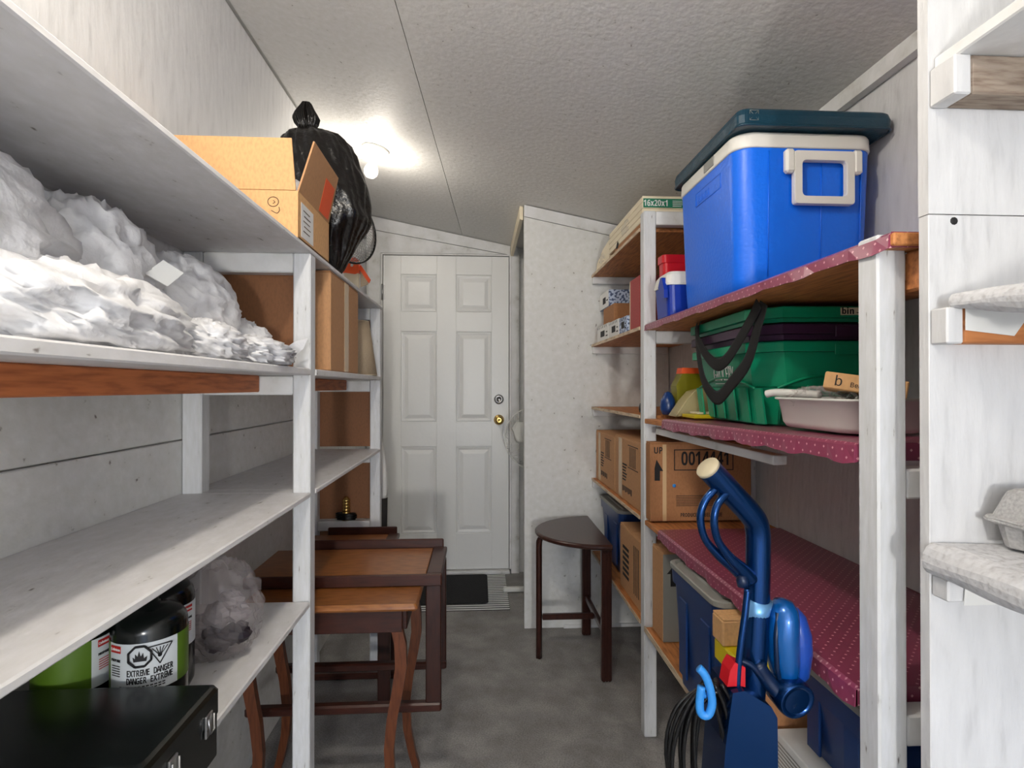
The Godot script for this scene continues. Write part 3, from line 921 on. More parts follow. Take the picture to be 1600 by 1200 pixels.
	prism(s, PackedVector2Array([Vector2(-0.545, 1.655), Vector2(-0.495, 1.648), Vector2(-0.478, 1.655), Vector2(-0.482, 1.705), Vector2(-0.497, 1.715), Vector2(-0.525, 1.71)]), 0.03, xf(Vector3(0, 0, -2.315)))
	prism(s, PackedVector2Array([Vector2(-0.482, 1.672), Vector2(-0.475, 1.688), Vector2(-0.437, 1.630), Vector2(-0.443, 1.615)]), 0.018, xf(Vector3(0, 0, -2.312)))
	obj("head", s, "orange", t)
	s = begin()
	prism(s, PackedVector2Array([Vector2(-0.545, 1.5362), Vector2(-0.48, 1.5362), Vector2(-0.482, 1.654), Vector2(-0.538, 1.654)]), 0.022, xf(Vector3(0, 0, -2.311)))
	obj("handle", s, "cream", t)
	s = begin()
	lathe(s, [[0.0, 0.0], [0.006, 0.0], [0.005, 0.003], [0.0, 0.004]], xf(Vector3(-0.507, 1.683, -2.285), Vector3(PI / 2, 0, 0)), 12)
	obj("rivet", s, "paper_white", t)
	s = begin()
	prism(s, PackedVector2Array([Vector2(-0.476, 1.60), Vector2(-0.446, 1.612), Vector2(-0.452, 1.640), Vector2(-0.476, 1.665)]), 0.012, xf(Vector3(0, 0, -2.309)))
	obj("trigger", s, "shade_cloth", t)

func build_left_middle():
	var s: SurfaceTool
	# heap of white plastic bags
	var heap := [
		["large crumpled translucent bag nearest the camera, filling the left end of the shelf", Vector3(-0.595, 1.350, -0.62), Vector3(0.090, 0.115, 0.19), 0.176, 0.30, 1.0],
		["tall crumpled translucent bag reaching almost to the shelf above", Vector3(-0.605, 1.350, -0.90), Vector3(0.085, 0.120, 0.125), 0.160, 0.35, 7.0],
		["low crumpled white bag lying along the front edge under the tall one", Vector3(-0.50, 1.275, -0.74), Vector3(0.075, 0.065, 0.20), 0.176, 0.45, 13.0],
		["rounded white bag in the middle of the heap sloping down to the right", Vector3(-0.585, 1.335, -1.13), Vector3(0.095, 0.105, 0.13), 0.128, 0.40, 21.0],
		["small crumpled white bag at the front of the heap", Vector3(-0.482, 1.268, -1.01), Vector3(0.060, 0.040, 0.09), 0.176, 0.55, 31.0],
		["thin flattened white bag spilling over the front edge near the post", Vector3(-0.475, 1.262, -1.20), Vector3(0.070, 0.034, 0.125), 0.200, 0.55, 43.0],
		["crumpled white bag at the right end of the heap against the brown panel", Vector3(-0.56, 1.285, -1.30), Vector3(0.085, 0.060, 0.075), 0.160, 0.5, 55.0]]
	for h in heap:
		s = begin()
		blob(s, h[1], h[2], 1.2405, h[3], h[4], h[5])
		tag(obj("plastic_bag", s, "white_film"), h[0], "bag", "white plastic bags heaped on the left shelf")
	s = begin()
	prism(s, PackedVector2Array([Vector2(-0.028, 0.0), Vector2(0.0, 0.024), Vector2(0.026, 0.002), Vector2(0.0, -0.022)]), 0.003, Transform3D(Basis.from_euler(Vector3(-0.3, 0.6, 0.1)), Vector3(-0.50, 1.375, -0.93)))
	tag(obj("paper_tag", s, "paper_white"), "small square white tag on the heap of plastic bags", "tag")
	s = begin()
	var pts := PackedVector2Array([Vector2(0, 0), Vector2(0.035, 0.03), Vector2(0.06, 0.036), Vector2(0.052, 0.012), Vector2(0.04, 0.0), Vector2(0.02, -0.012)])
	prism(s, pts, 0.004, xf(Vector3(-0.46, 1.275, -1.33), Vector3(0.3, 0.5, 0)))
	tag(obj("bag_corner", s, "white_film"), "loose corner of white plastic film beside the front post", "bag")
	# tall box with tape and a lampshade in the far bay
	var t := card_box("cardboard_box", "tall brown cardboard box with a vertical tape strip behind the front left post", -0.70, -0.412, 1.2412, 1.521, -1.595, -1.955, "cardboard")
	s = begin()
	bx(s, -0.4119, -0.4113, 1.243, 1.5165, -1.755, -1.81, 0.0)
	obj("tape", s, "tape", t)
	s = begin()
	lathe(s, [[0.098, 1.2412], [0.066, 1.455], [0.064, 1.455], [0.096, 1.2412], [0.098, 1.2412]], xf(Vector3(-0.500, 0, -2.255)), 40, true, false)
	t = thing("lampshade", "plain beige tapered lampshade standing beside the tall brown box", "lampshade", Vector3(-0.5, 1.2412, -2.255))
	obj("shade", s, "shade_cloth", t)
	s = begin()
	disc_ring(s, Vector3(-0.5, 1.243, -2.255), 0.0972, 0.0016, Basis(Vector3(1, 0, 0), PI / 2))
	disc_ring(s, Vector3(-0.5, 1.454, -2.255), 0.0652, 0.0016, Basis(Vector3(1, 0, 0), PI / 2))
	obj("wire_frame", s, "cream", t)

func propane(at: Vector3, turn: float, label: String):
	var t := thing("gas_cylinder", label, "gas cylinder", at, "propane cylinders on the lower left shelf", turn if turn != 0.0 else 0.0001)
	var s := begin()
	lathe(s, [[0.0, 0.0], [0.036, 0.0], [0.045, 0.004], [0.050, 0.014], [0.0505, 0.020], [0.0505, 0.160], [0.0485, 0.170], [0.041, 0.180], [0.026, 0.187], [0.014, 0.189], [0.014, 0.193], [0.011, 0.193], [0.011, 0.208], [0.0, 0.208]], Transform3D(), 40)
	obj("tank", s, "can_green", t)
	# wrap-round label: arcs of a thin cylinder
	for e in [[-0.95, 1.0, "label_white", "white warning label"], [1.0, 2.9, "label_green", "green label"], [2.9, 4.9, "label_white", ""], [4.9, 5.333, "label_green", ""]]:
		s = begin()
		var tr := PackedVector3Array()
		var n := 14
		for i in n:
			var a0: float = lerpf(e[0], e[1], float(i) / n); var a1: float = lerpf(e[0], e[1], float(i + 1) / n)
			var p := Vector3(sin(a0), 0, cos(a0)); var q := Vector3(sin(a1), 0, cos(a1))
			var lo := Vector3(0, 0.080, 0); var hi := Vector3(0, 0.150, 0)
			quad(tr, p * 0.0512 + lo, q * 0.0512 + lo, q * 0.0512 + hi, p * 0.0512 + hi)
			quad(tr, p * 0.0506 + hi, q * 0.0506 + hi, q * 0.0506 + lo, p * 0.0506 + lo)
		emit(s, tr, true, false)
		obj("label_band", s, e[2], t, e[3])
	var words := func(w: String, size: float, a: float, y: float, m: String, bold: bool, sq := 0.8):
		# curved lettering is set letter by letter round the cylinder
		var x := a - 0.5 * w.length() * size * 0.56 * sq / 0.0515
		for ch in w:
			x += size * 0.28 * sq / 0.0515
			if ch != " ":
				var d := Vector3(sin(x), 0, cos(x))
				text(ch, size, d * 0.0515 + Vector3(0, y, 0), Vector3(cos(x), 0, -sin(x)), Vector3.UP, m, t, "lettering", bold, sq)
			x += size * 0.28 * sq / 0.0515
	words.call("EXTREME DANGER", 0.0125, 0.26, 0.108, "ink", true, 0.62)
	words.call("DANGER EXTRÊME", 0.0125, 0.26, 0.097, "ink", true, 0.62)
	for i in 2:
		s = begin()
		for k in 12:
			var a := -0.5 + 0.1 * k
			box(s, Vector3(0, 0, 0), Vector3(0.0038, 0.0016, 0.0004), 0.0, Transform3D(Basis(Vector3.UP, a), Vector3(sin(a) * 0.0514, 0.0885 - 0.0035 * i, cos(a) * 0.0514)))
		obj("print", s, "ink", t)
	# octagon sign with a flame, and a burst triangle
	for e in [[0.02, 0, 8, 0.0155], [0.50, 1, 3, 0.018]]:
		var a: float = e[0]
		var m := Transform3D(Basis(Vector3.UP, a), Vector3(sin(a) * 0.0512, 0.132, cos(a) * 0.0512))
		s = begin()
		var poly := []
		for k in int(e[2]) + 1:
			var b: float = TAU * k / e[2] + (PI / 8 if e[1] == 0 else -PI / 2)
			poly.append(m * Vector3(cos(b) * e[3], sin(b) * e[3]  + (0.0 if e[1] == 0 else 0.003), 0.0012))
		for k in int(e[2]): tube(s, [poly[k], poly[k + 1]], 0.0017 if e[1] == 0 else 0.0008, 6)
		obj("warning_sign", s, "ink", t)
		s = begin()
		if e[1] == 0:
			prism(s, PackedVector2Array([Vector2(-0.008, -0.007), Vector2(0.008, -0.007), Vector2(0.009, 0.0), Vector2(0.005, -0.003), Vector2(0.004, 0.005), Vector2(0.001, 0.0), Vector2(-0.001, 0.008), Vector2(-0.003, 0.0), Vector2(-0.006, 0.004), Vector2(-0.006, -0.003), Vector2(-0.009, 0.0)]), 0.0006, m * xf(Vector3(0, 0, 0.0006)))
		else:
			for k in 5: tube(s, [m * Vector3(0, -0.004, 0.001), m * Vector3(-0.010 + 0.005 * k, 0.009, 0.001)], 0.0006, 5)
			lathe(s, [[0.0, 0.0], [0.003, 0.0], [0.0, 0.001]], m * xf(Vector3(0, -0.003, 0.0006), Vector3(PI / 2, 0, 0)), 8)
		obj("symbol", s, "ink", t)
	for a in [-0.68, 2.0 + 1.25]:
		s = begin()
		box(s, ZERO, Vector3(0.019, 0.010, 0.0008), 0.0, Transform3D(Basis(Vector3.UP, a), Vector3(sin(a) * 0.0512, 0.142, cos(a) * 0.0512)))
		var lg := obj("logo", s, "label_red", t, "small red logo panel")
		text("Coleman", 0.0055, Vector3(sin(a) * 0.0517, 0.142, cos(a) * 0.0517), Vector3(cos(a), 0, -sin(a)), Vector3.UP, "paper_white", lg, "lettering", true, 0.8)
		text("PROPANE", 0.0052, Vector3(sin(a) * 0.0514, 0.126, cos(a) * 0.0514), Vector3(cos(a), 0, -sin(a)), Vector3.UP, "ink", t, "lettering", true, 0.8)
		s = begin()
		for k in 5: box(s, Vector3(0, -0.0035 * k, 0), Vector3(0.016, 0.0012, 0.0005), 0.0, Transform3D(Basis(Vector3.UP, a), Vector3(sin(a) * 0.0512, 0.118, cos(a) * 0.0512)))
		obj("print", s, "label_red" if a > 0 else "ink", t)

func build_left_bottom():
	var s: SurfaceTool
	propane(Vector3(-0.500, 0.6755, -0.892), 0.25, "propane cylinder in front with the black and white warning signs facing the aisle")
	propane(Vector3(-0.606, 0.6755, -0.885), -1.9, "propane cylinder left of the one with the warning signs, partly under the shelf edge")
	propane(Vector3(-0.545, 0.6755, -1.005), -1.9, "propane cylinder behind the others, next to the clear plastic bag")
	# clear bag with dark and pale lumps inside
	s = begin()
	blob(s, Vector3(-0.515, 0.755, -1.145), Vector3(0.078, 0.095, 0.075), 0.6755, 0.14, 0.4, 71.0)
	tag(obj("clear_bag", s, "clear_film"), "clear plastic bag of dark and pale lumps beside the propane cylinders", "bag")
	var lumps := [[Vector3(-0.465, 0.722, -1.115), 0.020, 1], [Vector3(-0.492, 0.712, -1.098), 0.017, 1], [Vector3(-0.508, 0.727, -1.115), 0.015, 1], [Vector3(-0.505, 0.752, -1.13), 0.024, 0], [Vector3(-0.472, 0.752, -1.14), 0.020, 0], [Vector3(-0.535, 0.735, -1.12), 0.02, 0], [Vector3(-0.53, 0.70, -1.14), 0.02, 0], [Vector3(-0.49, 0.775, -1.15), 0.018, 0]]
	for l in lumps:
		s = begin()
		blob(s, l[0], Vector3(l[1] * 1.2, l[1] * 0.85, l[1]), 0.677, 0.3, 0.8, l[0].x * 100.0, Basis(Vector3(0, 1, 0), l[0].y * 40.0), 14, 9, false)
		tag(obj("wrapped_lump", s, "garlic" if l[2] == 1 else "pale_lump"), "dark lump inside the clear plastic bag" if l[2] == 1 else "pale crumpled lump inside the clear plastic bag", "lump", "dark lumps in the clear bag" if l[2] == 1 else "pale lumps in the clear bag")
	# dark green metal case
	var t := thing("metal_case", "dark green metal camping case with chrome latches on the lower left shelf", "case", Vector3(-0.53, 0.6755, -0.74))
	s = begin()
	var c := Vector2(-0.528, -0.735)
	var w := 0.320; var d := 0.182
	var rings := []
	for e in [[0.6757, 0.004], [0.6777, 0.0], [0.735, 0.0], [0.7355, 0.001]]: rings.append(ring_rr(w - e[1] * 2, d - e[1] * 2, 0.008, e[0], c, 3))
	loft(s, rings, false)
	obj("body", s, "case_green", t)
	s = begin()
	rings = []
	for e in [[0.7362, -0.001], [0.768, -0.001], [0.7735, 0.002], [0.7755, 0.007]]: rings.append(ring_rr(w - e[1] * 2, d - e[1] * 2, 0.008, e[0], c, 3))
	loft(s, rings, false)
	obj("lid", s, "case_green", t)
	for z in [-0.79, -0.70]:
		s = begin()
		bx(s, -0.3673, -0.364, 0.722, 0.752, z - 0.010, z + 0.010, 0.001)
		tube(s, [Vector3(-0.3625, 0.748, z - 0.008), Vector3(-0.3605, 0.728, z - 0.006), Vector3(-0.3605, 0.728, z + 0.006), Vector3(-0.3625, 0.748, z + 0.008)], 0.0016, 6)
		obj("latch", s, "steel", t)

func tray_table(label: String, x0: float, x1: float, y0: float, ytop: float, z0: float, z1: float, group: String):
	# z0 the front; a framed top with a raised lip at the back, plank legs on sled runners
	var t := thing("tray_table", label, "table", Vector3((x0 + x1) / 2, y0, (z0 + z1) / 2), group)
	var s := begin()
	bx(s, x0 + 0.003, x1 - 0.046, ytop - 0.016, ytop - 0.001, z1 + 0.01, z0 - 0.012, 0.002)
	obj("tabletop", s, "table_wood", t)
	s = begin()
	bx(s, x0, x1, ytop - 0.034, ytop, z0 - 0.012, z0, 0.003)
	obj("front_rail", s, "mahogany", t)
	s = begin()
	bx(s, x1 - 0.045, x1, ytop - 0.016, ytop + 0.001, z1, z0 - 0.0125, 0.003)
	obj("end_board", s, "mahogany", t)
	s = begin()
	bx(s, x0 + 0.07, x1 - 0.012, ytop - 0.030, ytop + 0.026, z1 - 0.012, z1 - 0.0005, 0.004)
	obj("back_lip", s, "mahogany", t)
	for z in [z0 - 0.026, z1 + 0.012]:
		s = begin()
		bx(s, x0, x1 - 0.001, y0, y0 + 0.026, z - 0.014, z + 0.014, 0.005)
		obj("runner", s, "mahogany", t)
		s = begin()
		bx(s, x1 - 0.047, x1 - 0.002, y0 + 0.0265, ytop - 0.0345, z - 0.012, z + 0.012, 0.003)
		obj("leg", s, "mahogany_up", t)
	return t

func build_tables():
	var s: SurfaceTool
	tray_table("dark wooden tray table with a raised back lip resting over the curved leg table", -0.668, -0.107, 0.250, 0.654, -1.640, -1.925, "")
	tray_table("dark wooden tray table farther back in front of the brass lamp base", -0.690, -0.326, 0.001, 0.590, -2.095, -2.362, "")
	# small table with curved legs
	var t := thing("side_table", "small brown table with four curved legs under the front tray table", "table", Vector3(-0.40, 0, -1.65))
	s = begin()
	var rings := []
	for e in [[0.597, 0.012], [0.600, 0.004], [0.606, 0.0], [0.612, 0.002], [0.6185, 0.006]]:
		rings.append(ring_rr(0.472 - e[1] * 2, 0.285 - e[1] * 2, 0.006, e[0], Vector2(-0.398, -1.652), 2))
	loft(s, rings, false)
	obj("tabletop", s, "table_wood", t)
	s = begin()
	bx(s, -0.615, -0.205, 0.535, 0.5965, -1.553, -1.533, 0.002)
	bx(s, -0.615, -0.205, 0.535, 0.5965, -1.776, -1.756, 0.002)
	bx(s, -0.620, -0.600, 0.535, 0.5965, -1.755, -1.554, 0.002)
	bx(s, -0.215, -0.195, 0.535, 0.5965, -1.755, -1.554, 0.002)
	obj("apron", s, "mahogany", t)
	for e in [[-0.225, -1.545, 1.0], [-0.208, -1.768, 1.0], [-0.600, -1.545, -1.0], [-0.600, -1.768, -1.0]]:
		s = begin()
		var pr := [[0.594, 0.0, 0.013], [0.55, 0.003, 0.015], [0.50, 0.014, 0.0155], [0.44, 0.016, 0.0155], [0.38, 0.007, 0.015], [0.30, -0.008, 0.014], [0.22, -0.016, 0.013], [0.14, -0.012, 0.012], [0.06, 0.004, 0.011], [0.001, 0.022, 0.011]]
		var rr := []
		for i in pr.size() - 1:
			for j in 3:
				var f := j / 3.0
				var y := lerpf(pr[i][0], pr[i + 1][0], f); var dx: float = lerpf(pr[i][1], pr[i + 1][1], f); var h := lerpf(pr[i][2], pr[i + 1][2], f)
				rr.append(PackedVector3Array([Vector3(e[0] + dx * e[2] - h, y, e[1] - 0.011), Vector3(e[0] + dx * e[2] + h, y, e[1] - 0.011), Vector3(e[0] + dx * e[2] + h, y, e[1] + 0.011), Vector3(e[0] + dx * e[2] - h, y, e[1] + 0.011)]))
		loft(s, rr, false)
		obj("leg", s, "table_wood_up", t)
	# brass lamp base with its coiled cord
	t = thing("lamp_base", "ribbed brass lamp base with a black coiled cord behind the rear tray table", "lamp", Vector3(-0.553, 0.640, -2.396))
	s = begin()
	var pf := [[0.0, 0.0], [0.019, 0.0], [0.019, 0.006], [0.016, 0.012], [0.014, 0.022]]
	for i in 5: pf.append_array([[0.0145, 0.024 + i * 0.013], [0.0165, 0.027 + i * 0.013], [0.0165, 0.033 + i * 0.013], [0.0145, 0.036 + i * 0.013]])
	pf.append_array([[0.010, 0.092], [0.008, 0.098], [0.0, 0.098]])
	lathe(s, pf, xf(Vector3(-0.553, 0.6395, -2.396)), 24)
	obj("stem", s, "brass", t)
	s = begin()
	var co := []
	for i in 60: co.append(Vector3(-0.553 + cos(i * 0.5) * (0.036 + 0.006 * sin(i * 1.7)), 0.6445 + 0.0004 * i, -2.3945 + sin(i * 0.5) * (0.016 + 0.002 * cos(i * 2.3))))
	tube(s, co, 0.0042, 7)
	obj("cord", s, "black_plastic", t)

func build_floor_things():
	var s: SurfaceTool
	# striped mat with a black rubber mat on it
	s = begin()
	var x0 := -0.62; var x1 := 0.168
	var t := thing("striped_mat", "black and white striped floor mat in front of the door", "mat", Vector3(-0.23, 0.001, -3.3))
	bx(s, x0, x1, 0.0005, 0.0045, -3.585, -3.022, 0.001)
	obj("backing", s, "black_rubber", t)
	for i in 20:
		s = begin()
		bx(s, x0 + 0.004, x1 - 0.001, 0.0046, 0.0066, -3.576 + i * 0.0285, -3.5625 + i * 0.0285, 0.0006)
		obj("stripe", s, "paper_white", t)
	s = begin()
	var rings := []
	for e in [[0.0075, 0.003], [0.009, 0.0], [0.0125, 0.001], [0.014, 0.004]]: rings.append(ring_rr(0.66 - e[1] * 2, 0.475 - e[1] * 2, 0.02, e[0], Vector2(-0.276, -3.335), 4))
	loft(s, rings, false)
	tag(obj("rubber_mat", s, "black_rubber"), "plain black rubber mat lying on the striped mat by the door", "mat")
	# half-moon stool
	t = thing("stool", "dark brown half-moon table stool in front of the right shelves", "stool", Vector3(0.45, 0, -2.5))
	s = begin()
	var poly := []
	for i in 25:
		var a := PI / 2 + PI * i / 24.0
		poly.append(Vector2(0.535 + cos(a) * 0.285, -2.49 + sin(a) * 0.262))
	var rr := []
	for e in [[0.540, 0.96], [0.543, 0.985], [0.549, 1.0], [0.556, 1.0], [0.560, 0.985], [0.562, 0.97]]:
		var o := PackedVector3Array()
		for p in poly: o.append(Vector3(0.535 + (p.x - 0.535) * e[1], e[0], -2.49 + (p.y + 2.49) * e[1]))
		rr.append(o)
	loft(s, rr, false)
	obj("seat", s, "stool_wood", t)
	s = begin()
	tube(s, curve([Vector3(0.278, 0.537, -2.475), Vector3(0.269, 0.520, -2.477), Vector3(0.266, 0.49, -2.478), Vector3(0.266, 0.3, -2.478), Vector3(0.266, 0.001, -2.478)], 5), 0.0135, 4)
	obj("leg", s, "stool_wood", t)
	for z in [-2.275, -2.705]:
		s = begin()
		bx(s, 0.498, 0.540, 0.001, 0.539, z - 0.014, z + 0.014, 0.004)
		for k in 3: bx(s, 0.503 + 0.012 * k, 0.510 + 0.012 * k, 0.002, 0.52, z + 0.0142, z + 0.0165, 0.001)
		for k in 4: bx(s, 0.501 + 0.010 * k, 0.506 + 0.010 * k, 0.522, 0.536, z + 0.0142, z + 0.018, 0.001)
		obj("leg", s, "stool_wood", t)
	s = begin()
	bx(s, 0.510, 0.530, 0.170, 0.195, -2.690, -2.290, 0.003)
	obj("stretcher", s, "stool_wood", t)
	s = begin()
	bx(s, 0.280, 0.509, 0.170, 0.195, -2.488, -2.468, 0.003)
	obj("stretcher", s, "stool_wood", t)
	# pedestal fan behind the partition
	t = thing("pedestal_fan", "white pedestal fan half hidden behind the partition by the door", "fan", Vector3(0.33, 0, -3.2))
	var fm := Basis.from_euler(Vector3(0.05, -0.35, 0.0))
	var fc := Vector3(0.320, 0.90, -3.20)
	s = begin()
	disc_ring(s, fc, 0.180, 0.004, fm)
	obj("rim", s, "white_plastic", t)
	s = begin()
	for i in 72:
		var a := TAU * i / 72
		var d := Vector3(cos(a), sin(a), 0); var d2 := Vector3(cos(a + 0.2), sin(a + 0.2), 0)
		tube(s, [fc + fm * (d * 0.18), fc + fm * (d2 * 0.13 + Vector3(0, 0, 0.035)), fc + fm * (d2 * 0.035 + Vector3(0, 0, 0.045))], 0.0011, 4)
		if i % 2 == 0: tube(s, [fc + fm * (d * 0.18), fc + fm * (d * 0.13 + Vector3(0, 0, -0.04)), fc + fm * (d * 0.05 + Vector3(0, 0, -0.06))], 0.0011, 4)
	obj("cage", s, "white_plastic", t)
	s = begin()
	for i in 3:
		var m := Transform3D(fm * Basis(Vector3(0, 0, 1), TAU * i / 3 + 0.5), fc)
		var r3 := []
		for j in 7:
			var f := j / 6.0
			var w := 0.025 + 0.05 * sin(PI * minf(f * 1.1, 1.0))
			var o := PackedVector3Array()
			for k in 8:
				var b := TAU * k / 8
				o.append(m * (Vector3(0.015 + 0.13 * f, 0, 0) + Basis(Vector3(1, 0, 0), 0.4 - 0.2 * f) * Vector3(0, cos(b) * w, sin(b) * 0.0015)))
			r3.append(o)
		loft(s, r3)
	obj("blades", s, "white_plastic", t)
	s = begin()
	lathe(s, [[0.0, -0.13], [0.04, -0.125], [0.055, -0.10], [0.055, -0.06], [0.035, -0.03], [0.035, 0.045], [0.02, 0.052], [0.0, 0.052]], Transform3D(fm * Basis(Vector3(1, 0, 0), PI / 2), fc), 20)
	obj("motor", s, "white_plastic", t)
	s = begin()
	tube(s, [fc + fm * Vector3(0, -0.03, -0.09), Vector3(0.352, 0.80, -3.284), Vector3(0.352, 0.03, -3.284)], 0.014, 12)
	obj("pole", s, "white_plastic", t)
	s = begin()
	box(s, Vector3(0.352, 0.016, -3.284), Vector3(0.035, 0.028, 0.42), 0.006, xf())
	box(s, Vector3(0.352, 0.017, -3.284), Vector3(0.42, 0.026, 0.035), 0.006, xf())
	obj("base", s, "white_plastic", t)
	# slim rolled item between the left shelves and the door
	t = thing("umbrella", "slim white and black furled umbrella standing behind the far left post", "umbrella", Vector3(-0.46, 0, -2.56))
	s = begin()
	tube(s, curve([Vector3(-0.435, 0.70, -2.56), Vector3(-0.437, 0.82, -2.56), Vector3(-0.452, 0.96, -2.56), Vector3(-0.455, 1.05, -2.56)], 4), [0.026, 0.027, 0.029, 0.028, 0.027, 0.026, 0.024, 0.022, 0.02, 0.016, 0.012, 0.008, 0.006], 10)
	obj("canopy", s, "paper_white", t)
	s = begin()
	tube(s, [Vector3(-0.44, 0.001, -2.56), Vector3(-0.437, 0.4, -2.56), Vector3(-0.435, 0.70, -2.56)], [0.006, 0.024, 0.027], 10)
	obj("tip", s, "ink", t)

# ---------------------------------------------------------------- right side
func build_right_top():
	var s: SurfaceTool
	# wrapped furnace filters on the top shelf of the far bay
	var t := thing("filter_pack", "pack of furnace filters in torn clear wrap with a green 16x20x1 label", "filters", Vector3(0.72, 1.753, -2.2))
	s = begin()
	for i in 4: bx(s, 0.577, 0.80, 1.7825 + i * 0.0225, 1.804 + i * 0.0225, -2.46, -1.955, 0.002)
	obj("filter", s, "cream", t)
	s = begin()
	bx(s, 0.575, 0.86, 1.7535, 1.781, -2.35, -1.950, 0.002)
	obj("cardboard_tray", s, "cardboard_dark", t)
	s = begin()
	bx(s, 0.580, 0.745, 1.830, 1.862, -1.9545, -1.9538, 0.0)
	var lb := obj("label", s, "teal_label", t, "green size label")
	text("16x20x1", 0.030, Vector3(0.625, 1.846, -1.9536), Vector3.RIGHT, Vector3.UP, "paper_white", lb, "lettering", true, 0.78)
	for i in 4:
		s = begin()
		bx(s, 0.685, 0.735 - 0.006 * i, 1.853 - i * 0.006, 1.855 - i * 0.006, -1.9537, -1.9532, 0.0)
		obj("print", s, "paper_white", lb)
	s = begin()
	blob(s, Vector3(0.715, 1.825, -2.195), Vector3(0.140, 0.080, 0.225), 1.7535, 0.06, 0.5, 91.0, Basis(), 48, 28, false)
	obj("wrap", s, "wrap_film", t)
	t = thing("carton_packs", "cream carton in torn wrap at the far end of the top right shelf", "box", Vector3(0.70, 1.753, -2.61))
	s = begin()
	prism(s, PackedVector2Array([Vector2(-2.755, 1.7535), Vector2(-2.475, 1.7535), Vector2(-2.475, 1.853), Vector2(-2.60, 1.840), Vector2(-2.735, 1.800)]), 0.22, Transform3D(Basis(Vector3(0, 0, 1), Vector3(0, 1, 0), Vector3(-1, 0, 0)), Vector3(0.80, 0, 0)))
	obj("carton", s, "cream", t)
	s = begin()
	blob(s, Vector3(0.70, 1.80, -2.615), Vector3(0.122, 0.062, 0.135), 1.7535, 0.10, 0.6, 97.0, Basis(), 40, 24, false)
	obj("wrap", s, "wrap_film", t)
	s = begin()
	prism(s, PackedVector2Array([Vector2(-2.33, 1.775), Vector2(-2.30, 1.80), Vector2(-2.285, 1.785), Vector2(-2.30, 1.77)]), 0.001, Transform3D(Basis(Vector3(0, 0, 1), Vector3(0, 1, 0), Vector3(-1, 0, 0)), Vector3(0.5745, 0, 0)))
	tag(obj("torn_flap", s, "ink"), "dark torn tab on the aisle side of the wrapped filters", "tab")
	# small printed cartons on the second shelf
	var lows := [[-2.690, -2.460, 1.482], [-2.452, -2.275, 1.478], [-2.268, -2.150, 1.474]]
	var names := ["white printed egg box at the far end of the lower row by the partition", "white printed egg box in the middle of the lower row of three", "narrow printed egg box nearest the pinkish red binder"]
	for i in 3:
		var e: Array = lows[i]
		t = thing("printed_carton", names[i], "box", Vector3(0.63, 1.407, (e[0] + e[1]) / 2), "printed cartons on the second right shelf")
		s = begin()
		bx(s, 0.572, 0.72, 1.4073, e[2], e[0], e[1], 0.002)
		obj("carton", s, "paper_white" if i < 2 else "patterned_card", t)
		s = begin()
		var zc: float = (e[0] + e[1]) / 2
		var q: float = (e[1] - e[0])
		bx(s, 0.5713, 0.5719, 1.428, 1.455, zc - q * 0.18, zc + q * 0.18, 0.0)
		bx(s, 0.5713, 0.5719, 1.425, 1.430, zc + q * 0.28, zc + q * 0.44, 0.0)
		bx(s, 0.5713, 0.5719, 1.442, 1.447, zc + q * 0.30, zc + q * 0.42, 0.0)
		for k in 6: bx(s, 0.5713, 0.5719, e[2] - 0.014, e[2] - 0.004, zc - q * 0.45 + q * 0.15 * k, zc - q * 0.42 + q * 0.15 * k, 0.0)
		for k in 4: bx(s, 0.575 + 0.03 * k, 0.592 + 0.03 * k, e[2] + 0.0001, e[2] + 0.0006, zc - q * 0.3, zc + q * 0.3, 0.0)
		obj("print", s, "ink", t)
	card_box("cardboard_box", "plain brown cardboard box behind the small printed egg boxes", 0.73, 0.95, 1.4073, 1.575, -2.74, -2.15, "cardboard")
	t = thing("printed_carton", "blue-grey patterned egg box on top of the small egg boxes", "box", Vector3(0.70, 1.5705, -2.65), "", 0.0)
	s = begin()
	bx(s, 0.60, 0.729, 1.4830, 1.5695, -2.68, -2.47, 0.002)
	tag(obj("cardboard_box", s, "cardboard_dark"), "brown cardboard piece under the blue-grey patterned egg box", "box")
	s = begin()
	bx(s, 0.60, 0.72, 1.5705, 1.648, -2.765, -2.572, 0.002)
	obj("carton", s, "patterned_card", t)
	s = begin()
	bx(s, 0.5993, 0.5999, 1.572, 1.647, -2.764, -2.573, 0.0)
	obj("side_print", s, "paper_white", t, "white printed side")
	s = begin()
	bx(s, 0.5986, 0.5992, 1.592, 1.622, -2.69, -2.63, 0.0)
	bx(s, 0.5986, 0.5992, 1.600, 1.606, -2.615, -2.585, 0.0)
	obj("print", s, "ink", t)
	# red binder
	t = thing("binder", "pinkish red binder standing upright beside the far right post", "binder", Vector3(0.68, 1.407, -2.06))
	s = begin()
	bx(s, 0.582, 0.80, 1.4073, 1.600, -2.122, -2.118, 0.001)
	bx(s, 0.582, 0.80, 1.4073, 1.600, -2.002, -1.998, 0.001)
	bx(s, 0.579, 0.583, 1.4073, 1.600, -2.1225, -1.9975, 0.0015)
	obj("cover", s, "red_cloth", t)
	s = begin()
	bx(s, 0.585, 0.795, 1.4075, 1.592, -2.1175, -2.0025, 0.001)
	obj("pages", s, "paper_white", t)
	s = begin()
	bx(s, 0.581, 0.79, 1.4073, 1.601, -2.1405, -2.1235, 0.001)
	tag(obj("folder", s, "cream"), "cream folder standing upright against the red binder", "folder")
	# red container and small blue cooler behind the far post
	t = thing("red_container", "bright red plastic container behind the small blue cooler", "container", Vector3(0.76, 1.4075, -1.845))
	s = begin()
	var rr := []
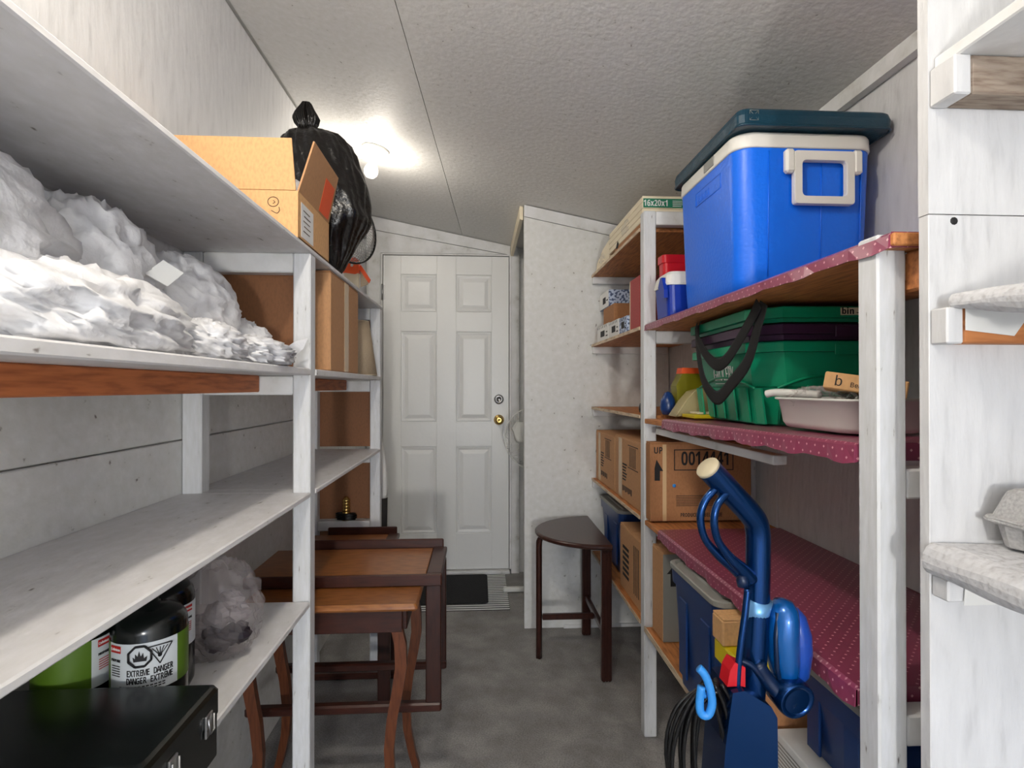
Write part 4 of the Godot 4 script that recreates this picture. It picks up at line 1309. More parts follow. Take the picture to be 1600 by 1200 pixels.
	for e in [[1.4120, 0.0], [1.414, -0.002], [1.605, -0.006], [1.607, -0.010], [1.632, -0.010], [1.634, -0.006]]: rr.append(ring_rr(0.28 + 0.0 - e[1] * 2, 0.05 - e[1], 0.012, e[0], Vector2(0.755, -1.852), 3))
	loft(s, rr, false)
	obj("tub", s, "red", t)
	t = thing("small_cooler", "small blue and white cooler between the far post and the large cooler", "cooler", Vector3(0.66, 1.411, -1.73))
	var c := Vector2(0.655, -1.735)
	s = begin()
	rr = []
	for e in [[1.4105, 0.008], [1.413, 0.005], [1.49, 0.001], [1.505, 0.0]]: rr.append(ring_rr(0.170 - e[1] * 2, 0.135 - e[1] * 2, 0.02, e[0], c, 4))
	loft(s, rr, false)
	obj("body", s, "small_blue", t)
	s = begin()
	rr = []
	for e in [[1.5055, -0.003], [1.512, -0.004], [1.538, 0.002], [1.548, 0.010]]: rr.append(ring_rr(0.170 - e[1] * 2, 0.135 - e[1] * 2, 0.02, e[0], c, 4))
	loft(s, rr, false)
	obj("lid", s, "cooler_white", t)
	s = begin()
	prism(s, PackedVector2Array([Vector2(-1.725, 1.505), Vector2(-1.705, 1.53), Vector2(-1.69, 1.53), Vector2(-1.668, 1.49), Vector2(-1.668, 1.465), Vector2(-1.70, 1.47)]), 0.012, Transform3D(Basis(Vector3(0, 0, 1), Vector3(0, 1, 0), Vector3(-1, 0, 0)), Vector3(0.570, 0, 0)))
	obj("handle", s, "small_blue", t)
	# large blue cooler
	t = thing("cooler", "large blue cooler with a white rim and a white carrying handle on its end", "cooler", Vector3(0.758, 1.411, -1.44))
	c = Vector2(0.7565, -1.445)
	s = begin()
	rr = []
	for e in [[1.4105, 0.020], [1.4125, 0.015], [1.418, 0.011], [1.45, 0.009], [1.60, 0.004], [1.742, 0.0], [1.7445, 0.0]]: rr.append(ring_rr(0.332 - e[1] * 2, 0.385 - e[1] * 2, 0.045, e[0], c, 8))
	loft(s, rr, true)
	obj("body", s, "cooler_blue", t)
	s = begin()
	rr = []
	for e in [[1.7450, 0.002], [1.7455, -0.002], [1.749, -0.003], [1.775, -0.002], [1.7795, 0.0], [1.782, 0.006], [1.783, 0.014]]: rr.append(ring_rr(0.332 - e[1] * 2, 0.385 - e[1] * 2, 0.046, e[0], c, 8))
	loft(s, rr, true)
	obj("rim", s, "cooler_white", t)
	# ribs and drain recess on the end
	s = begin()
	for x in [0.665, 0.79, 0.885]: tube(s, [Vector3(x, 1.45, -1.2605), Vector3(x, 1.60, -1.2560), Vector3(x, 1.738, -1.2522)], 0.0014, 6)
	tube(s, [Vector3(0.72, 1.428, -1.2610), Vector3(0.722, 1.452, -1.2600), Vector3(0.732, 1.459, -1.2597), Vector3(0.80, 1.459, -1.2597), Vector3(0.812, 1.452, -1.26), Vector3(0.814, 1.428, -1.2610)], 0.0022, 6)
	obj("rib", s, "cooler_blue", t)
	s = begin()
	lathe(s, [[0.0, 0.0], [0.014, 0.0], [0.014, 0.006], [0.010, 0.009], [0.0, 0.009]], xf(Vector3(0.768, 1.432, -1.2615), Vector3(PI / 2, 0, 0)), 16)
	obj("drain_plug", s, "cooler_white", t)
	# handle: two brackets and a swinging frame
	var hd := begin()
	var zo := -1.2515
	for x in [0.707, 0.867]:
		s = begin()
		bx(s, x - 0.011, x + 0.011, 1.683, 1.738, zo - 0.001, zo + 0.018, 0.005)
		obj("handle_bracket", s, "cooler_white", t)
	var outer := ring_rr(0.142, 0.122, 0.007, 0.0, Vector2(0.787, 1.673), 3)
	var inner := ring_rr(0.104, 0.080, 0.009, 0.0, Vector2(0.787, 1.671), 3)
	var tr := []
	for e in [[outer, zo + 0.003, 1.0], [outer, zo + 0.014, 1.0], [outer, zo + 0.017, 0.985], [inner, zo + 0.017, 1.03], [inner, zo + 0.014, 1.0], [inner, zo + 0.003, 1.0], [outer, zo + 0.003, 1.0]]:
		var o := PackedVector3Array()
		for p in e[0]: o.append(Vector3(0.787 + (p.x - 0.787) * e[2], 1.672 + (p.z - 1.672) * e[2], e[1]))
		tr.append(o)
	loft(hd, tr, false, false)
	obj("handle", hd, "cooler_white", t)
	# latch notch and embossed plate on the aisle side
	s = begin()
	bx(s, 0.5855, 0.5895, 1.752, 1.776, -1.435, -1.375, 0.004)
	obj("latch", s, "lid_grey", t)
	s = begin()
	for e in [[1.685, 1.720]]:
		tube(s, [Vector3(0.5915, e[0], -1.50), Vector3(0.5915, e[0], -1.345), Vector3(0.5912, e[1], -1.345), Vector3(0.5912, e[1], -1.50), Vector3(0.5915, e[0], -1.50)], 0.0012, 6)
	var pl := obj("plate", s, "cooler_blue", t)
	text("Coleman", 0.032, Vector3(0.5912, 1.702, -1.45), Vector3(0, 0, 1), Vector3.UP, "cooler_blue", pl, "lettering", true, 0.55)
	# padded teal cushion lying on the cooler
	t = thing("seat_cushion", "dark teal padded vinyl cushion lying on the large blue cooler", "cushion", Vector3(0.765, 1.784, -1.43))
	s = begin()
	rr = []
	for e in [[1.7845, 0.012], [1.7855, 0.002], [1.790, -0.001], [1.808, -0.002], [1.820, 0.001], [1.825, 0.006], [1.830, 0.03], [1.832, 0.09]]: rr.append(ring_rr(0.362 - e[1] * 2, 0.425 - e[1] * 2, 0.020, e[0], Vector2(0.7650, -1.442), 5))
	loft(s, rr, false)
	obj("pad", s, "teal_vinyl", t)
	s = begin()
	var sq := [Vector3(0.608, 1.796, -1.2283), Vector3(0.628, 1.796, -1.2283), Vector3(0.628, 1.818, -1.2283), Vector3(0.608, 1.818, -1.2283)]
	for k in 4: tube(s, [sq[k], sq[(k + 1) % 4]], 0.0006, 4)
	tube(s, [sq[0], sq[2]], 0.0006, 4); tube(s, [sq[1], sq[3]], 0.0006, 4)
	obj("stitching", s, "lid_grey", t)
	s = begin()
	disc_rect(s, 0.7650, -1.442, 0.364, 0.427, 1.786, 0.003)
	obj("piping", s, "teal_vinyl", t)

func disc_rect(s: SurfaceTool, cx: float, cz: float, w: float, d: float, y: float, r: float):
	var pts := []
	for p in ring_rr(w, d, 0.02, y, Vector2(cx, cz), 5): pts.append(p)
	pts.append(pts[0])
	tube(s, pts, r, 6)

func tote_shell(t: Node, c: Vector2, m: Transform3D, y0: float, body_top: float, rim0: float, rim1: float, w: float, d: float, taper: float, mt: String, called: String):
	# tapered tub with bevelled corners and a rim
	var s := begin()
	var rr := []
	var steps := [[y0, taper + 0.006], [y0 + 0.004, taper], [y0 + 0.09, taper * 0.72], [y0 + 0.092, taper * 0.72 - 0.003], [body_top, 0.012]]
	if body_top - y0 < 0.1: steps = [[y0, taper], [body_top, 0.012]]
	for e in steps: rr.append(ring_rr(w - e[1] * 2, d - e[1] * 2, 0.055, e[0], c, 1, m))
	loft(s, rr, false)
	obj(called, s, mt, t)
	s = begin()
	rr = []
	for e in [[rim0, 0.010], [rim0 + 0.0004, 0.0], [rim1 - 0.003, 0.0], [rim1, 0.003]]: rr.append(ring_rr(w - e[1] * 2, d - e[1] * 2, 0.06, e[0], c, 1, m))
	loft(s, rr, false)
	obj("rim", s, mt, t)

func build_right_middle():
	var s: SurfaceTool
	# nested totes, turned slightly
	var at := Vector3(0.790, 1.1045, -1.46)
	var names := ["lowest green tote of the nested stack with white lettering and a black strap", "purple tote nested between the two green totes", "topmost green tote of the nested stack with a bin label"]
	var y := 0.0
	var totes := []
	for i in 3:
		var t := thing("storage_tote", names[i], "tote", at + Vector3(0, [0.0, 0.197, 0.237][i], 0), "nested totes on the right shelf", -0.055)
		totes.append(t)
		if i == 0: tote_shell(t, Vector2.ZERO, Transform3D(), 0.0, 0.170, 0.1705, 0.194, 0.318, 0.50, 0.040, "bin_green", "body")
		elif i == 1: tote_shell(t, Vector2.ZERO, Transform3D(), -0.0005, 0.012, 0.0125, 0.036, 0.322, 0.504, 0.014, "bin_purple", "body")
		else: tote_shell(t, Vector2.ZERO, Transform3D(), 0.0, 0.008, 0.0085, 0.034, 0.326, 0.508, 0.014, "bin_green", "body")
	var t0: Node3D = totes[0]
	# moulded ribs along the aisle side and an arched ridge
	for k in 6:
		s = begin()
		var z := -0.20 + 0.08 * k
		var pts := [Vector3(-0.1225, 0.006, z - 0.02), Vector3(-0.1225, 0.006, z + 0.02), Vector3(-0.133, 0.088, z + 0.02), Vector3(-0.133, 0.088, z - 0.02)]
		var tr := PackedVector3Array()
		var o := []
		for p in pts: o.append(p + Vector3(-0.004, 0, 0))
		quad(tr, o[0], o[1], o[2], o[3])
		for q in 4: quad(tr, pts[q], pts[(q + 1) % 4], o[(q + 1) % 4], o[q])
		quad(tr, pts[3], pts[2], pts[1], pts[0])
		emit(s, tr)
		obj("rib", s, "bin_green", t0)
	s = begin()
	var arc := []
	for i in 13: arc.append(Vector3(-0.137 - 0.003 * sin(PI * i / 12.0), 0.088 + 0.028 * sin(PI * i / 12.0), -0.19 + 0.38 * i / 12.0))
	tube(s, arc, 0.0035, 6)
	arc = []
	for i in 13: arc.append(Vector3(-0.10 + 0.20 * i / 12.0, 0.088 + 0.028 * sin(PI * i / 12.0), 0.2245 + 0.003 * sin(PI * i / 12.0)))
	tube(s, arc, 0.0035, 6)
	for k in 4:
		tube(s, [Vector3(-0.09 + 0.06 * k, 0.006, 0.212), Vector3(-0.09 + 0.06 * k, 0.095, 0.224)], 0.004, 6)
	obj("ridge", s, "bin_green", t0)
	var tl := Vector3(-0.1, 0.995, 0).normalized()
	text("Earth", 0.030, Vector3(-0.1448, 0.157, -0.005), Vector3(0, 0, 1), tl, "paper_white", t0, "lettering", false, 0.8)
	text("GROCERY", 0.046, Vector3(-0.1425, 0.124, 0.01), Vector3(0, 0, 1), tl, "paper_white", t0, "lettering", false, 0.7)
	s = begin()
	box(s, Vector3(-0.1445, 0.144, 0.0), Vector3(0.0006, 0.0018, 0.13), 0.0)
	box(s, Vector3(-0.1405, 0.100, 0.01), Vector3(0.0006, 0.0018, 0.12), 0.0)
	obj("print", s, "paper_white", t0)
	var t2: Node3D = totes[2]
	s = begin()
	box(s, Vector3(0.062, 0.022, 0.2546), Vector3(0.072, 0.0165, 0.0008), 0.0)
	var lb := obj("label", s, "cream", t2, "pale label reading bin")
	text("bin", 0.019, Vector3(0.042, 0.0225, 0.2551), Vector3.RIGHT, Vector3.UP, "ink", lb, "lettering", true)
	s = begin()
	box(s, Vector3(0.076, 0.019, 0.2551), Vector3(0.03, 0.0015, 0.0004), 0.0)
	obj("print", s, "ink", lb)
	for q in totes.size():
		s = begin()
		var yy: float = [0.1715, 0.014, 0.010][q]
		box(s, Vector3(0.066, yy + 0.004, [0.2512, 0.2532, 0.2552][q] - 0.0012), Vector3(0.10, 0.024, 0.003), 0.002)
		if q < 2: obj("rim_pull", s, ["bin_green", "bin_purple", "bin_green"][q], totes[q])
	# woven strap hanging in two loops over the aisle side
	s = begin()
	var o1 := curve([Vector3(0.606, 1.374, -1.165), Vector3(0.606, 1.33, -1.19), Vector3(0.608, 1.255, -1.24), Vector3(0.612, 1.205, -1.33), Vector3(0.614, 1.168, -1.41), Vector3(0.616, 1.185, -1.475), Vector3(0.618, 1.225, -1.525), Vector3(0.622, 1.30, -1.565), Vector3(0.628, 1.360, -1.585), Vector3(0.638, 1.376, -1.595)], 5)
	tube(s, o1, 0.0185, 8, 0.09, Vector3(1, 0, 0))
	var o2 := curve([Vector3(0.603, 1.376, -1.18), Vector3(0.602, 1.34, -1.22), Vector3(0.602, 1.29, -1.29), Vector3(0.605, 1.262, -1.345), Vector3(0.608, 1.252, -1.40), Vector3(0.612, 1.268, -1.46), Vector3(0.616, 1.30, -1.52), Vector3(0.620, 1.335, -1.565), Vector3(0.627, 1.372, -1.592)], 5)
	tube(s, o2, 0.0165, 8, 0.09, Vector3(1, 0, 0))
	tag(obj("strap", s, "strap"), "black woven strap hanging in loops over the side of the green tote", "strap")
	# white tub of odds and ends
	var t := thing("white_tub", "white plastic tub of odds and ends in front of the green tote", "tub", Vector3(0.715, 1.118, -1.04))
	s = begin()
	var rr := []
	var c := Vector2(0.7085, -1.045)
	for e in [[1.1135, 0.016], [1.115, 0.012], [1.124, 0.007], [1.168, 0.001], [1.170, -0.004], [1.173, -0.005], [1.1745, -0.003], [1.172, 0.004], [1.128, 0.012], [1.122, 0.02]]: rr.append(ring_rr(0.165 - e[1] * 2, 0.245 - e[1] * 2, 0.03, e[0], c, 6))
	loft(s, rr, true)
	obj("tub", s, "white_plastic", t)
	s = begin()
	tube(s, curve([Vector3(0.628, 1.1800, -1.195), Vector3(0.64, 1.1835, -1.17), Vector3(0.668, 1.180, -1.07)], 5), 0.0085, 10)
	tag(obj("brush_handle", s, "white_plastic"), "thick white rounded handle lying across the rim of the white tub", "handle")
	s = begin()
	blob(s, Vector3(0.675, 1.170, -1.09), Vector3(0.040, 0.022, 0.065), 1.13, 0.3, 0.7, 17.0, Basis(), 36, 22, false)
	tag(obj("plastic_bag", s, "clear_film"), "small crumpled clear bag lying in the white tub", "bag")
	s = begin()
	for k in 3:
		var co := []
		for i in 24: co.append(Vector3(0.665 + 0.014 * cos(i * 0.6 + k) + 0.004 * k, 1.178 + 0.010 * sin(i * 0.37 + k * 2.0), -0.985 + 0.018 * sin(i * 0.6) + 0.001 * i))
		tube(s, co, 0.0021, 6)
	tag(obj("cable", s, "lid_grey"), "thin grey cable coiled in the white tub beside the cardboard package", "cable")
	s = begin()
	var m := Transform3D(Basis.from_euler(Vector3(-0.12, -0.62, -0.16)), Vector3(0.682, 1.1965, -0.958))
	box(s, ZERO, Vector3(0.125, 0.030, 0.05), 0.002, m)
	var pk: Node3D = thing("card_package", "small brown cardboard package printed Beauti leaning on the white tub", "package", Vector3(0.682, 1.1965, -0.958))
	obj("carton", s, "cardboard_light", pk)
	text("b", 0.024, m * Vector3(-0.040, 0.0, 0.0253), m.basis.x, m.basis.y, "ink", pk, "lettering", false)
	text("Beauti", 0.011, m * Vector3(-0.006, -0.004, 0.0253), m.basis.x, m.basis.y, "ink", pk, "lettering", false)
	# odds and ends at the far side of the middle shelf
	var ys := 1.0995
	t = thing("green_bag", "yellow-green paper pouch with an orange top on the middle right shelf", "pouch", Vector3(0.70, ys, -1.80))
	s = begin()
	prism(s, PackedVector2Array([Vector2(0.66, ys + 0.001), Vector2(0.775, ys + 0.001), Vector2(0.785, ys + 0.14), Vector2(0.67, ys + 0.14), Vector2(0.65, ys + 0.10)]), 0.055, xf(Vector3(0, 0, -1.875)))
	obj("pouch", s, "yellow_green", t)
	s = begin()
	prism(s, PackedVector2Array([Vector2(0.668, ys + 0.1405), Vector2(0.786, ys + 0.1405), Vector2(0.780, ys + 0.158), Vector2(0.672, ys + 0.160)]), 0.05, xf(Vector3(0, 0, -1.873)))
	obj("fold", s, "orange", t)
	t = thing("scoop", "clear plastic scoop lying in front of the yellow-green pouch", "scoop", Vector3(0.69, ys, -1.72))
	s = begin()
	prism(s, PackedVector2Array([Vector2(0.612, ys + 0.004), Vector2(0.645, ys + 0.052), Vector2(0.672, ys + 0.082), Vector2(0.70, ys + 0.090), Vector2(0.745, ys + 0.088), Vector2(0.762, ys + 0.07), Vector2(0.758, ys + 0.035), Vector2(0.742, ys + 0.012)]), 0.07, xf(Vector3(0, 0, -1.79)))
	obj("bowl", s, "scoop_plastic", t)
	s = begin()
	tube(s, curve([Vector3(0.612, ys + 0.004, -1.719), Vector3(0.645, ys + 0.052, -1.719), Vector3(0.672, ys + 0.082, -1.719), Vector3(0.70, ys + 0.090, -1.719), Vector3(0.745, ys + 0.088, -1.719), Vector3(0.762, ys + 0.07, -1.719), Vector3(0.758, ys + 0.035, -1.719)], 4), 0.0022, 6)
	obj("edge", s, "scoop_plastic", t)
	var flats := [["yellow booklet at the bottom of the papers on the middle right shelf", 0.625, 0.70, 0.0005, 0.010, -1.70, -1.60, "yellow"], ["stack of pale papers beside the green tote on the middle right shelf", 0.655, 0.80, 0.0105, 0.016, -1.715, -1.655, "cream"], ["grey magazine under the pale papers on the middle right shelf", 0.702, 0.83, 0.0005, 0.010, -1.712, -1.65, "lid_grey"]]
	for f in flats:
		s = begin()
		bx(s, f[1], f[2], ys + f[3] + 0.004, ys + f[4] + 0.004, f[5], f[6], 0.001)
		tag(obj("booklet", s, f[7]), f[0], "booklet")
	s = begin()
	lathe(s, [[0.0, 0.0], [0.018, 0.002], [0.026, 0.02], [0.024, 0.05], [0.012, 0.075], [0.0, 0.08]], xf(Vector3(0.635, ys + 0.0015, -1.86)), 14)
	tag(obj("figurine", s, "tote_blue"), "small rounded dark blue object beside the far post on the middle shelf", "trinket")
	s = begin()
	blob(s, Vector3(0.602, ys + 0.018, -2.02), Vector3(0.018, 0.022, 0.03), ys, 0.15, 0.8, 5.0, Basis(), 20, 12)
	tag(obj("shoe_tip", s, "black_plastic"), "small black object on the far middle shelf just left of the post", "trinket")

func build_right_low():
	var s: SurfaceTool
	var yb := 0.7455
	# two cartons in the far bay of the fourth shelf
	for e in [[-2.755, -2.375, "brown cardboard carton nearest the partition on the fourth right shelf", 0.985], [-2.365, -1.955, "brown cardboard carton against the far right post on the fourth shelf", 0.995]]:
		var t := card_box("cardboard_box", e[2], 0.579, 0.90, yb, e[3], e[1], e[0], "cardboard", "brown cartons on the fourth right shelf")
		var q: float = e[1] - e[0]
		var x := 0.5783
		var rows := []
		for k in 5: rows.append([x, x + 0.0006, e[3] - 0.105, e[3] - 0.030, e[0] + q * (0.56 + 0.045 * k), e[0] + q * (0.575 + 0.045 * k)])
		rows.append([x, x + 0.0006, e[3] - 0.112, e[3] - 0.109, e[0] + q * 0.50, e[0] + q * 0.84])
		rows.append([x, x + 0.0006, e[3] - 0.026, e[3] - 0.023, e[0] + q * 0.50, e[0] + q * 0.84])
		for k in 7: rows.append([x, x + 0.0006, yb + 0.035 + 0.004 * (k % 2), yb + 0.058, e[0] + q * (0.30 + 0.05 * k), e[0] + q * (0.33 + 0.05 * k)])
		for k in 6: rows.append([x, x + 0.0006, yb + 0.08 + 0.012 * k, yb + 0.086 + 0.012 * k, e[0] + q * 0.30, e[0] + q * (0.42 + 0.02 * (k % 3))])
		marks(t, rows)
		s = begin()
		bx(s, x - 0.0002, x + 0.0004, yb + 0.003, e[3] - 0.006, e[0] + q * 0.15, e[0] + q * 0.28, 0.0)
		obj("tape", s, "tape", t)
	# large box with numbers, behind the vacuum handle
	var t := card_box("cardboard_box", "large brown box with a framed number and an up arrow on the fourth right shelf", 0.5675, 0.912, 0.7492, 1.012, -1.838, -1.888, "cardboard_dark")
	var z := -1.8374
	text("0014441", 0.064, Vector3(0.755, 0.957, z), Vector3.RIGHT, Vector3.UP, "ink", t, "lettering", true, 0.68)
	marks(t, [[0.648, 0.850, 0.985, 0.988, z - 0.0003, z + 0.0003], [0.648, 0.850, 0.918, 0.921, z - 0.0003, z + 0.0003], [0.648, 0.651, 0.918, 0.988, z - 0.0003, z + 0.0003], [0.847, 0.850, 0.918, 0.988, z - 0.0003, z + 0.0003]])
	s = begin()
	prism(s, PackedVector2Array([Vector2(0.5765, 0.955), Vector2(0.548 + 0.0215, 0.925), Vector2(0.570, 0.915), Vector2(0.570, 0.885), Vector2(0.588, 0.885), Vector2(0.588, 0.917), Vector2(0.599, 0.917)]), 0.0006, xf(Vector3(0.012, 0, z)))
	obj("up_arrow", s, "ink", t)
	text("UP", 0.030, Vector3(0.594, 0.985, z), Vector3.RIGHT, Vector3.UP, "ink", t, "lettering", true, 0.8)
	text("PRODUCE OF BELGIQUE", 0.0175, Vector3(0.74, 0.770, z), Vector3.RIGHT, Vector3.UP, "ink", t, "lettering", true, 0.72)
	var rows := []
	for k in 7: rows.append([0.655, 0.845 if k % 3 else 0.80, 0.800 + 0.0055 * k, 0.8022 + 0.0055 * k, z - 0.0003, z + 0.0003])
	marks(t, rows, "ink_brown")
	s = begin()
	bx(s, 0.609, 0.622, 0.751, 1.005, z, z + 0.0005, 0.0)
	obj("tape", s, "tape", t)
	s = begin()
	lathe(s, [[0.0, 0.0], [0.006, 0.0], [0.006, 0.0008], [0.0, 0.001]], xf(Vector3(0.648, 0.868, z), Vector3(PI / 2, 0, 0)), 14)
	obj("dot_sticker", s, "sky_blue", t, "small round blue sticker")
	# fifth shelf, far bay: blue tote with grey lid, brown carton
	t = thing("storage_tote", "blue tote with a grey lid at the partition end of the lowest shelf", "tote", Vector3(0.72, 0.383, -2.55))
	tote_lidded(t, Vector2(0.74, -2.55), 0.3825, 0.672, 0.30, 0.40)
	t = card_box("cardboard_box", "brown carton between the far blue tote and the far post on the lowest shelf", 0.582, 0.90, 0.3825, 0.640, -1.96, -2.295, "cardboard")
	rows = []
	for k in 6: rows.append([0.5813, 0.5819, 0.44 + 0.022 * k, 0.452 + 0.022 * k, -2.25, -2.16])
	for k in 4: rows.append([0.5813, 0.5819, 0.42, 0.60, -2.09 + 0.02 * k, -2.084 + 0.02 * k])
	marks(t, rows)
	# fifth shelf, near bay
	t = card_box("cardboard_box", "narrow box with a grey side and an up arrow behind the blue tote", 0.585, 0.67, 0.382, 0.668, -1.765, -1.873, "cardboard")
	s = begin()
	bx(s, 0.586, 0.645, 0.384, 0.662, -1.7648, -1.7642, 0.0)
	obj("side_print", s, "lid_grey", t, "grey printed side")
	s = begin()
	prism(s, PackedVector2Array([Vector2(0.598, 0.60), Vector2(0.624, 0.63), Vector2(0.646, 0.60), Vector2(0.634, 0.60), Vector2(0.634, 0.56), Vector2(0.610, 0.56), Vector2(0.610, 0.60)]), 0.0006, xf(Vector3(0, 0, -1.7641)))
	obj("up_arrow", s, "ink", t)
	t = thing("storage_tote", "blue tote with a grey lid right behind the vacuum cleaner", "tote", Vector3(0.74, 0.382, -1.43))
	tote_lidded(t, Vector2(0.700, -1.405), 0.3822, 0.710, 0.335, 0.33)
	t = thing("storage_tote", "blue tote with a grey lid beside the near right post on the lowest shelf", "tote", Vector3(0.74, 0.382, -0.9))
	tote_lidded(t, Vector2(0.745, -0.928), 0.5302, 0.700, 0.315, 0.235)
	# box printed with small text under the near tote
	t = thing("leaflet_box", "white carton covered in small print under the near blue tote", "box", Vector3(0.74, 0.382, -0.93))
	s = begin()
	bx(s, 0.575, 0.90, 0.3822, 0.5295, -1.07, -0.82, 0.002)
	obj("carton", s, "paper_white", t)
	rows = []
	for k in 17: rows.append([0.5743, 0.5749, 0.512 - 0.0075 * k, 0.5145 - 0.0075 * k, -1.055, -0.95 - 0.01 * (k % 3)])
	for k in 17: rows.append([0.5743, 0.5749, 0.512 - 0.0075 * k, 0.5145 - 0.0075 * k, -0.935, -0.835 - 0.01 * (k % 4)])
	marks(t, rows, "lid_grey")
	# small box and yellow packet between the totes
	t = card_box("cardboard_box", "small tan box wedged between the two blue totes", 0.522, 0.66, 0.6385, 0.697, -1.180, -1.236, "cardboard_light")
	s = begin()
	bx(s, 0.526, 0.72, 0.5905, 0.638, -1.235, -1.125, 0.004)
	tag(obj("yellow_packet", s, "yellow"), "bright yellow packet under the small tan box beside the vacuum", "packet")
	s = begin()
	bx(s, 0.540, 0.80, 0.3825, 0.590, -1.232, -1.08, 0.003)
	tag(obj("cardboard_box", s, "cardboard_dark"), "plain brown box under the yellow packet on the lowest shelf", "box")

func tote_lidded(t: Node, c: Vector2, y0: float, y1: float, w: float, d: float):
	var s := begin()
	var rr := []
	for e in [[y0, 0.030], [y0 + 0.003, 0.026], [y1 - 0.055, 0.012], [y1 - 0.054, 0.006], [y1 - 0.016, 0.004]]: rr.append(ring_rr(w - e[1] * 2, d - e[1] * 2, 0.03, e[0], c, 4))
	loft(s, rr, false)
	obj("body", s, "tote_blue", t)
	s = begin()
	rr = []
	for e in [[y1 - 0.0155, 0.001], [y1 - 0.014, 0.0], [y1 - 0.003, 0.0], [y1 - 0.001, 0.003], [y1 - 0.001, 0.010], [y1 - 0.006, 0.014], [y1 - 0.006, 0.03], [y1 - 0.001, 0.034]]: rr.append(ring_rr(w - e[1] * 2, d - e[1] * 2, 0.032, e[0], c, 4))
	loft(s, rr, false)
	obj("lid", s, "lid_grey", t)
	var xf0 := c.x - w / 2
	for k in 2:
		s = begin()
		var z := c.y - d * 0.22 + d * 0.44 * k
		box(s, Vector3(xf0 + 0.0135, (y0 + y1) / 2 - 0.02, z), Vector3(0.006, (y1 - y0) * 0.62, d * 0.16), 0.003, Transform3D())
		obj("rib", s, "tote_blue", t)

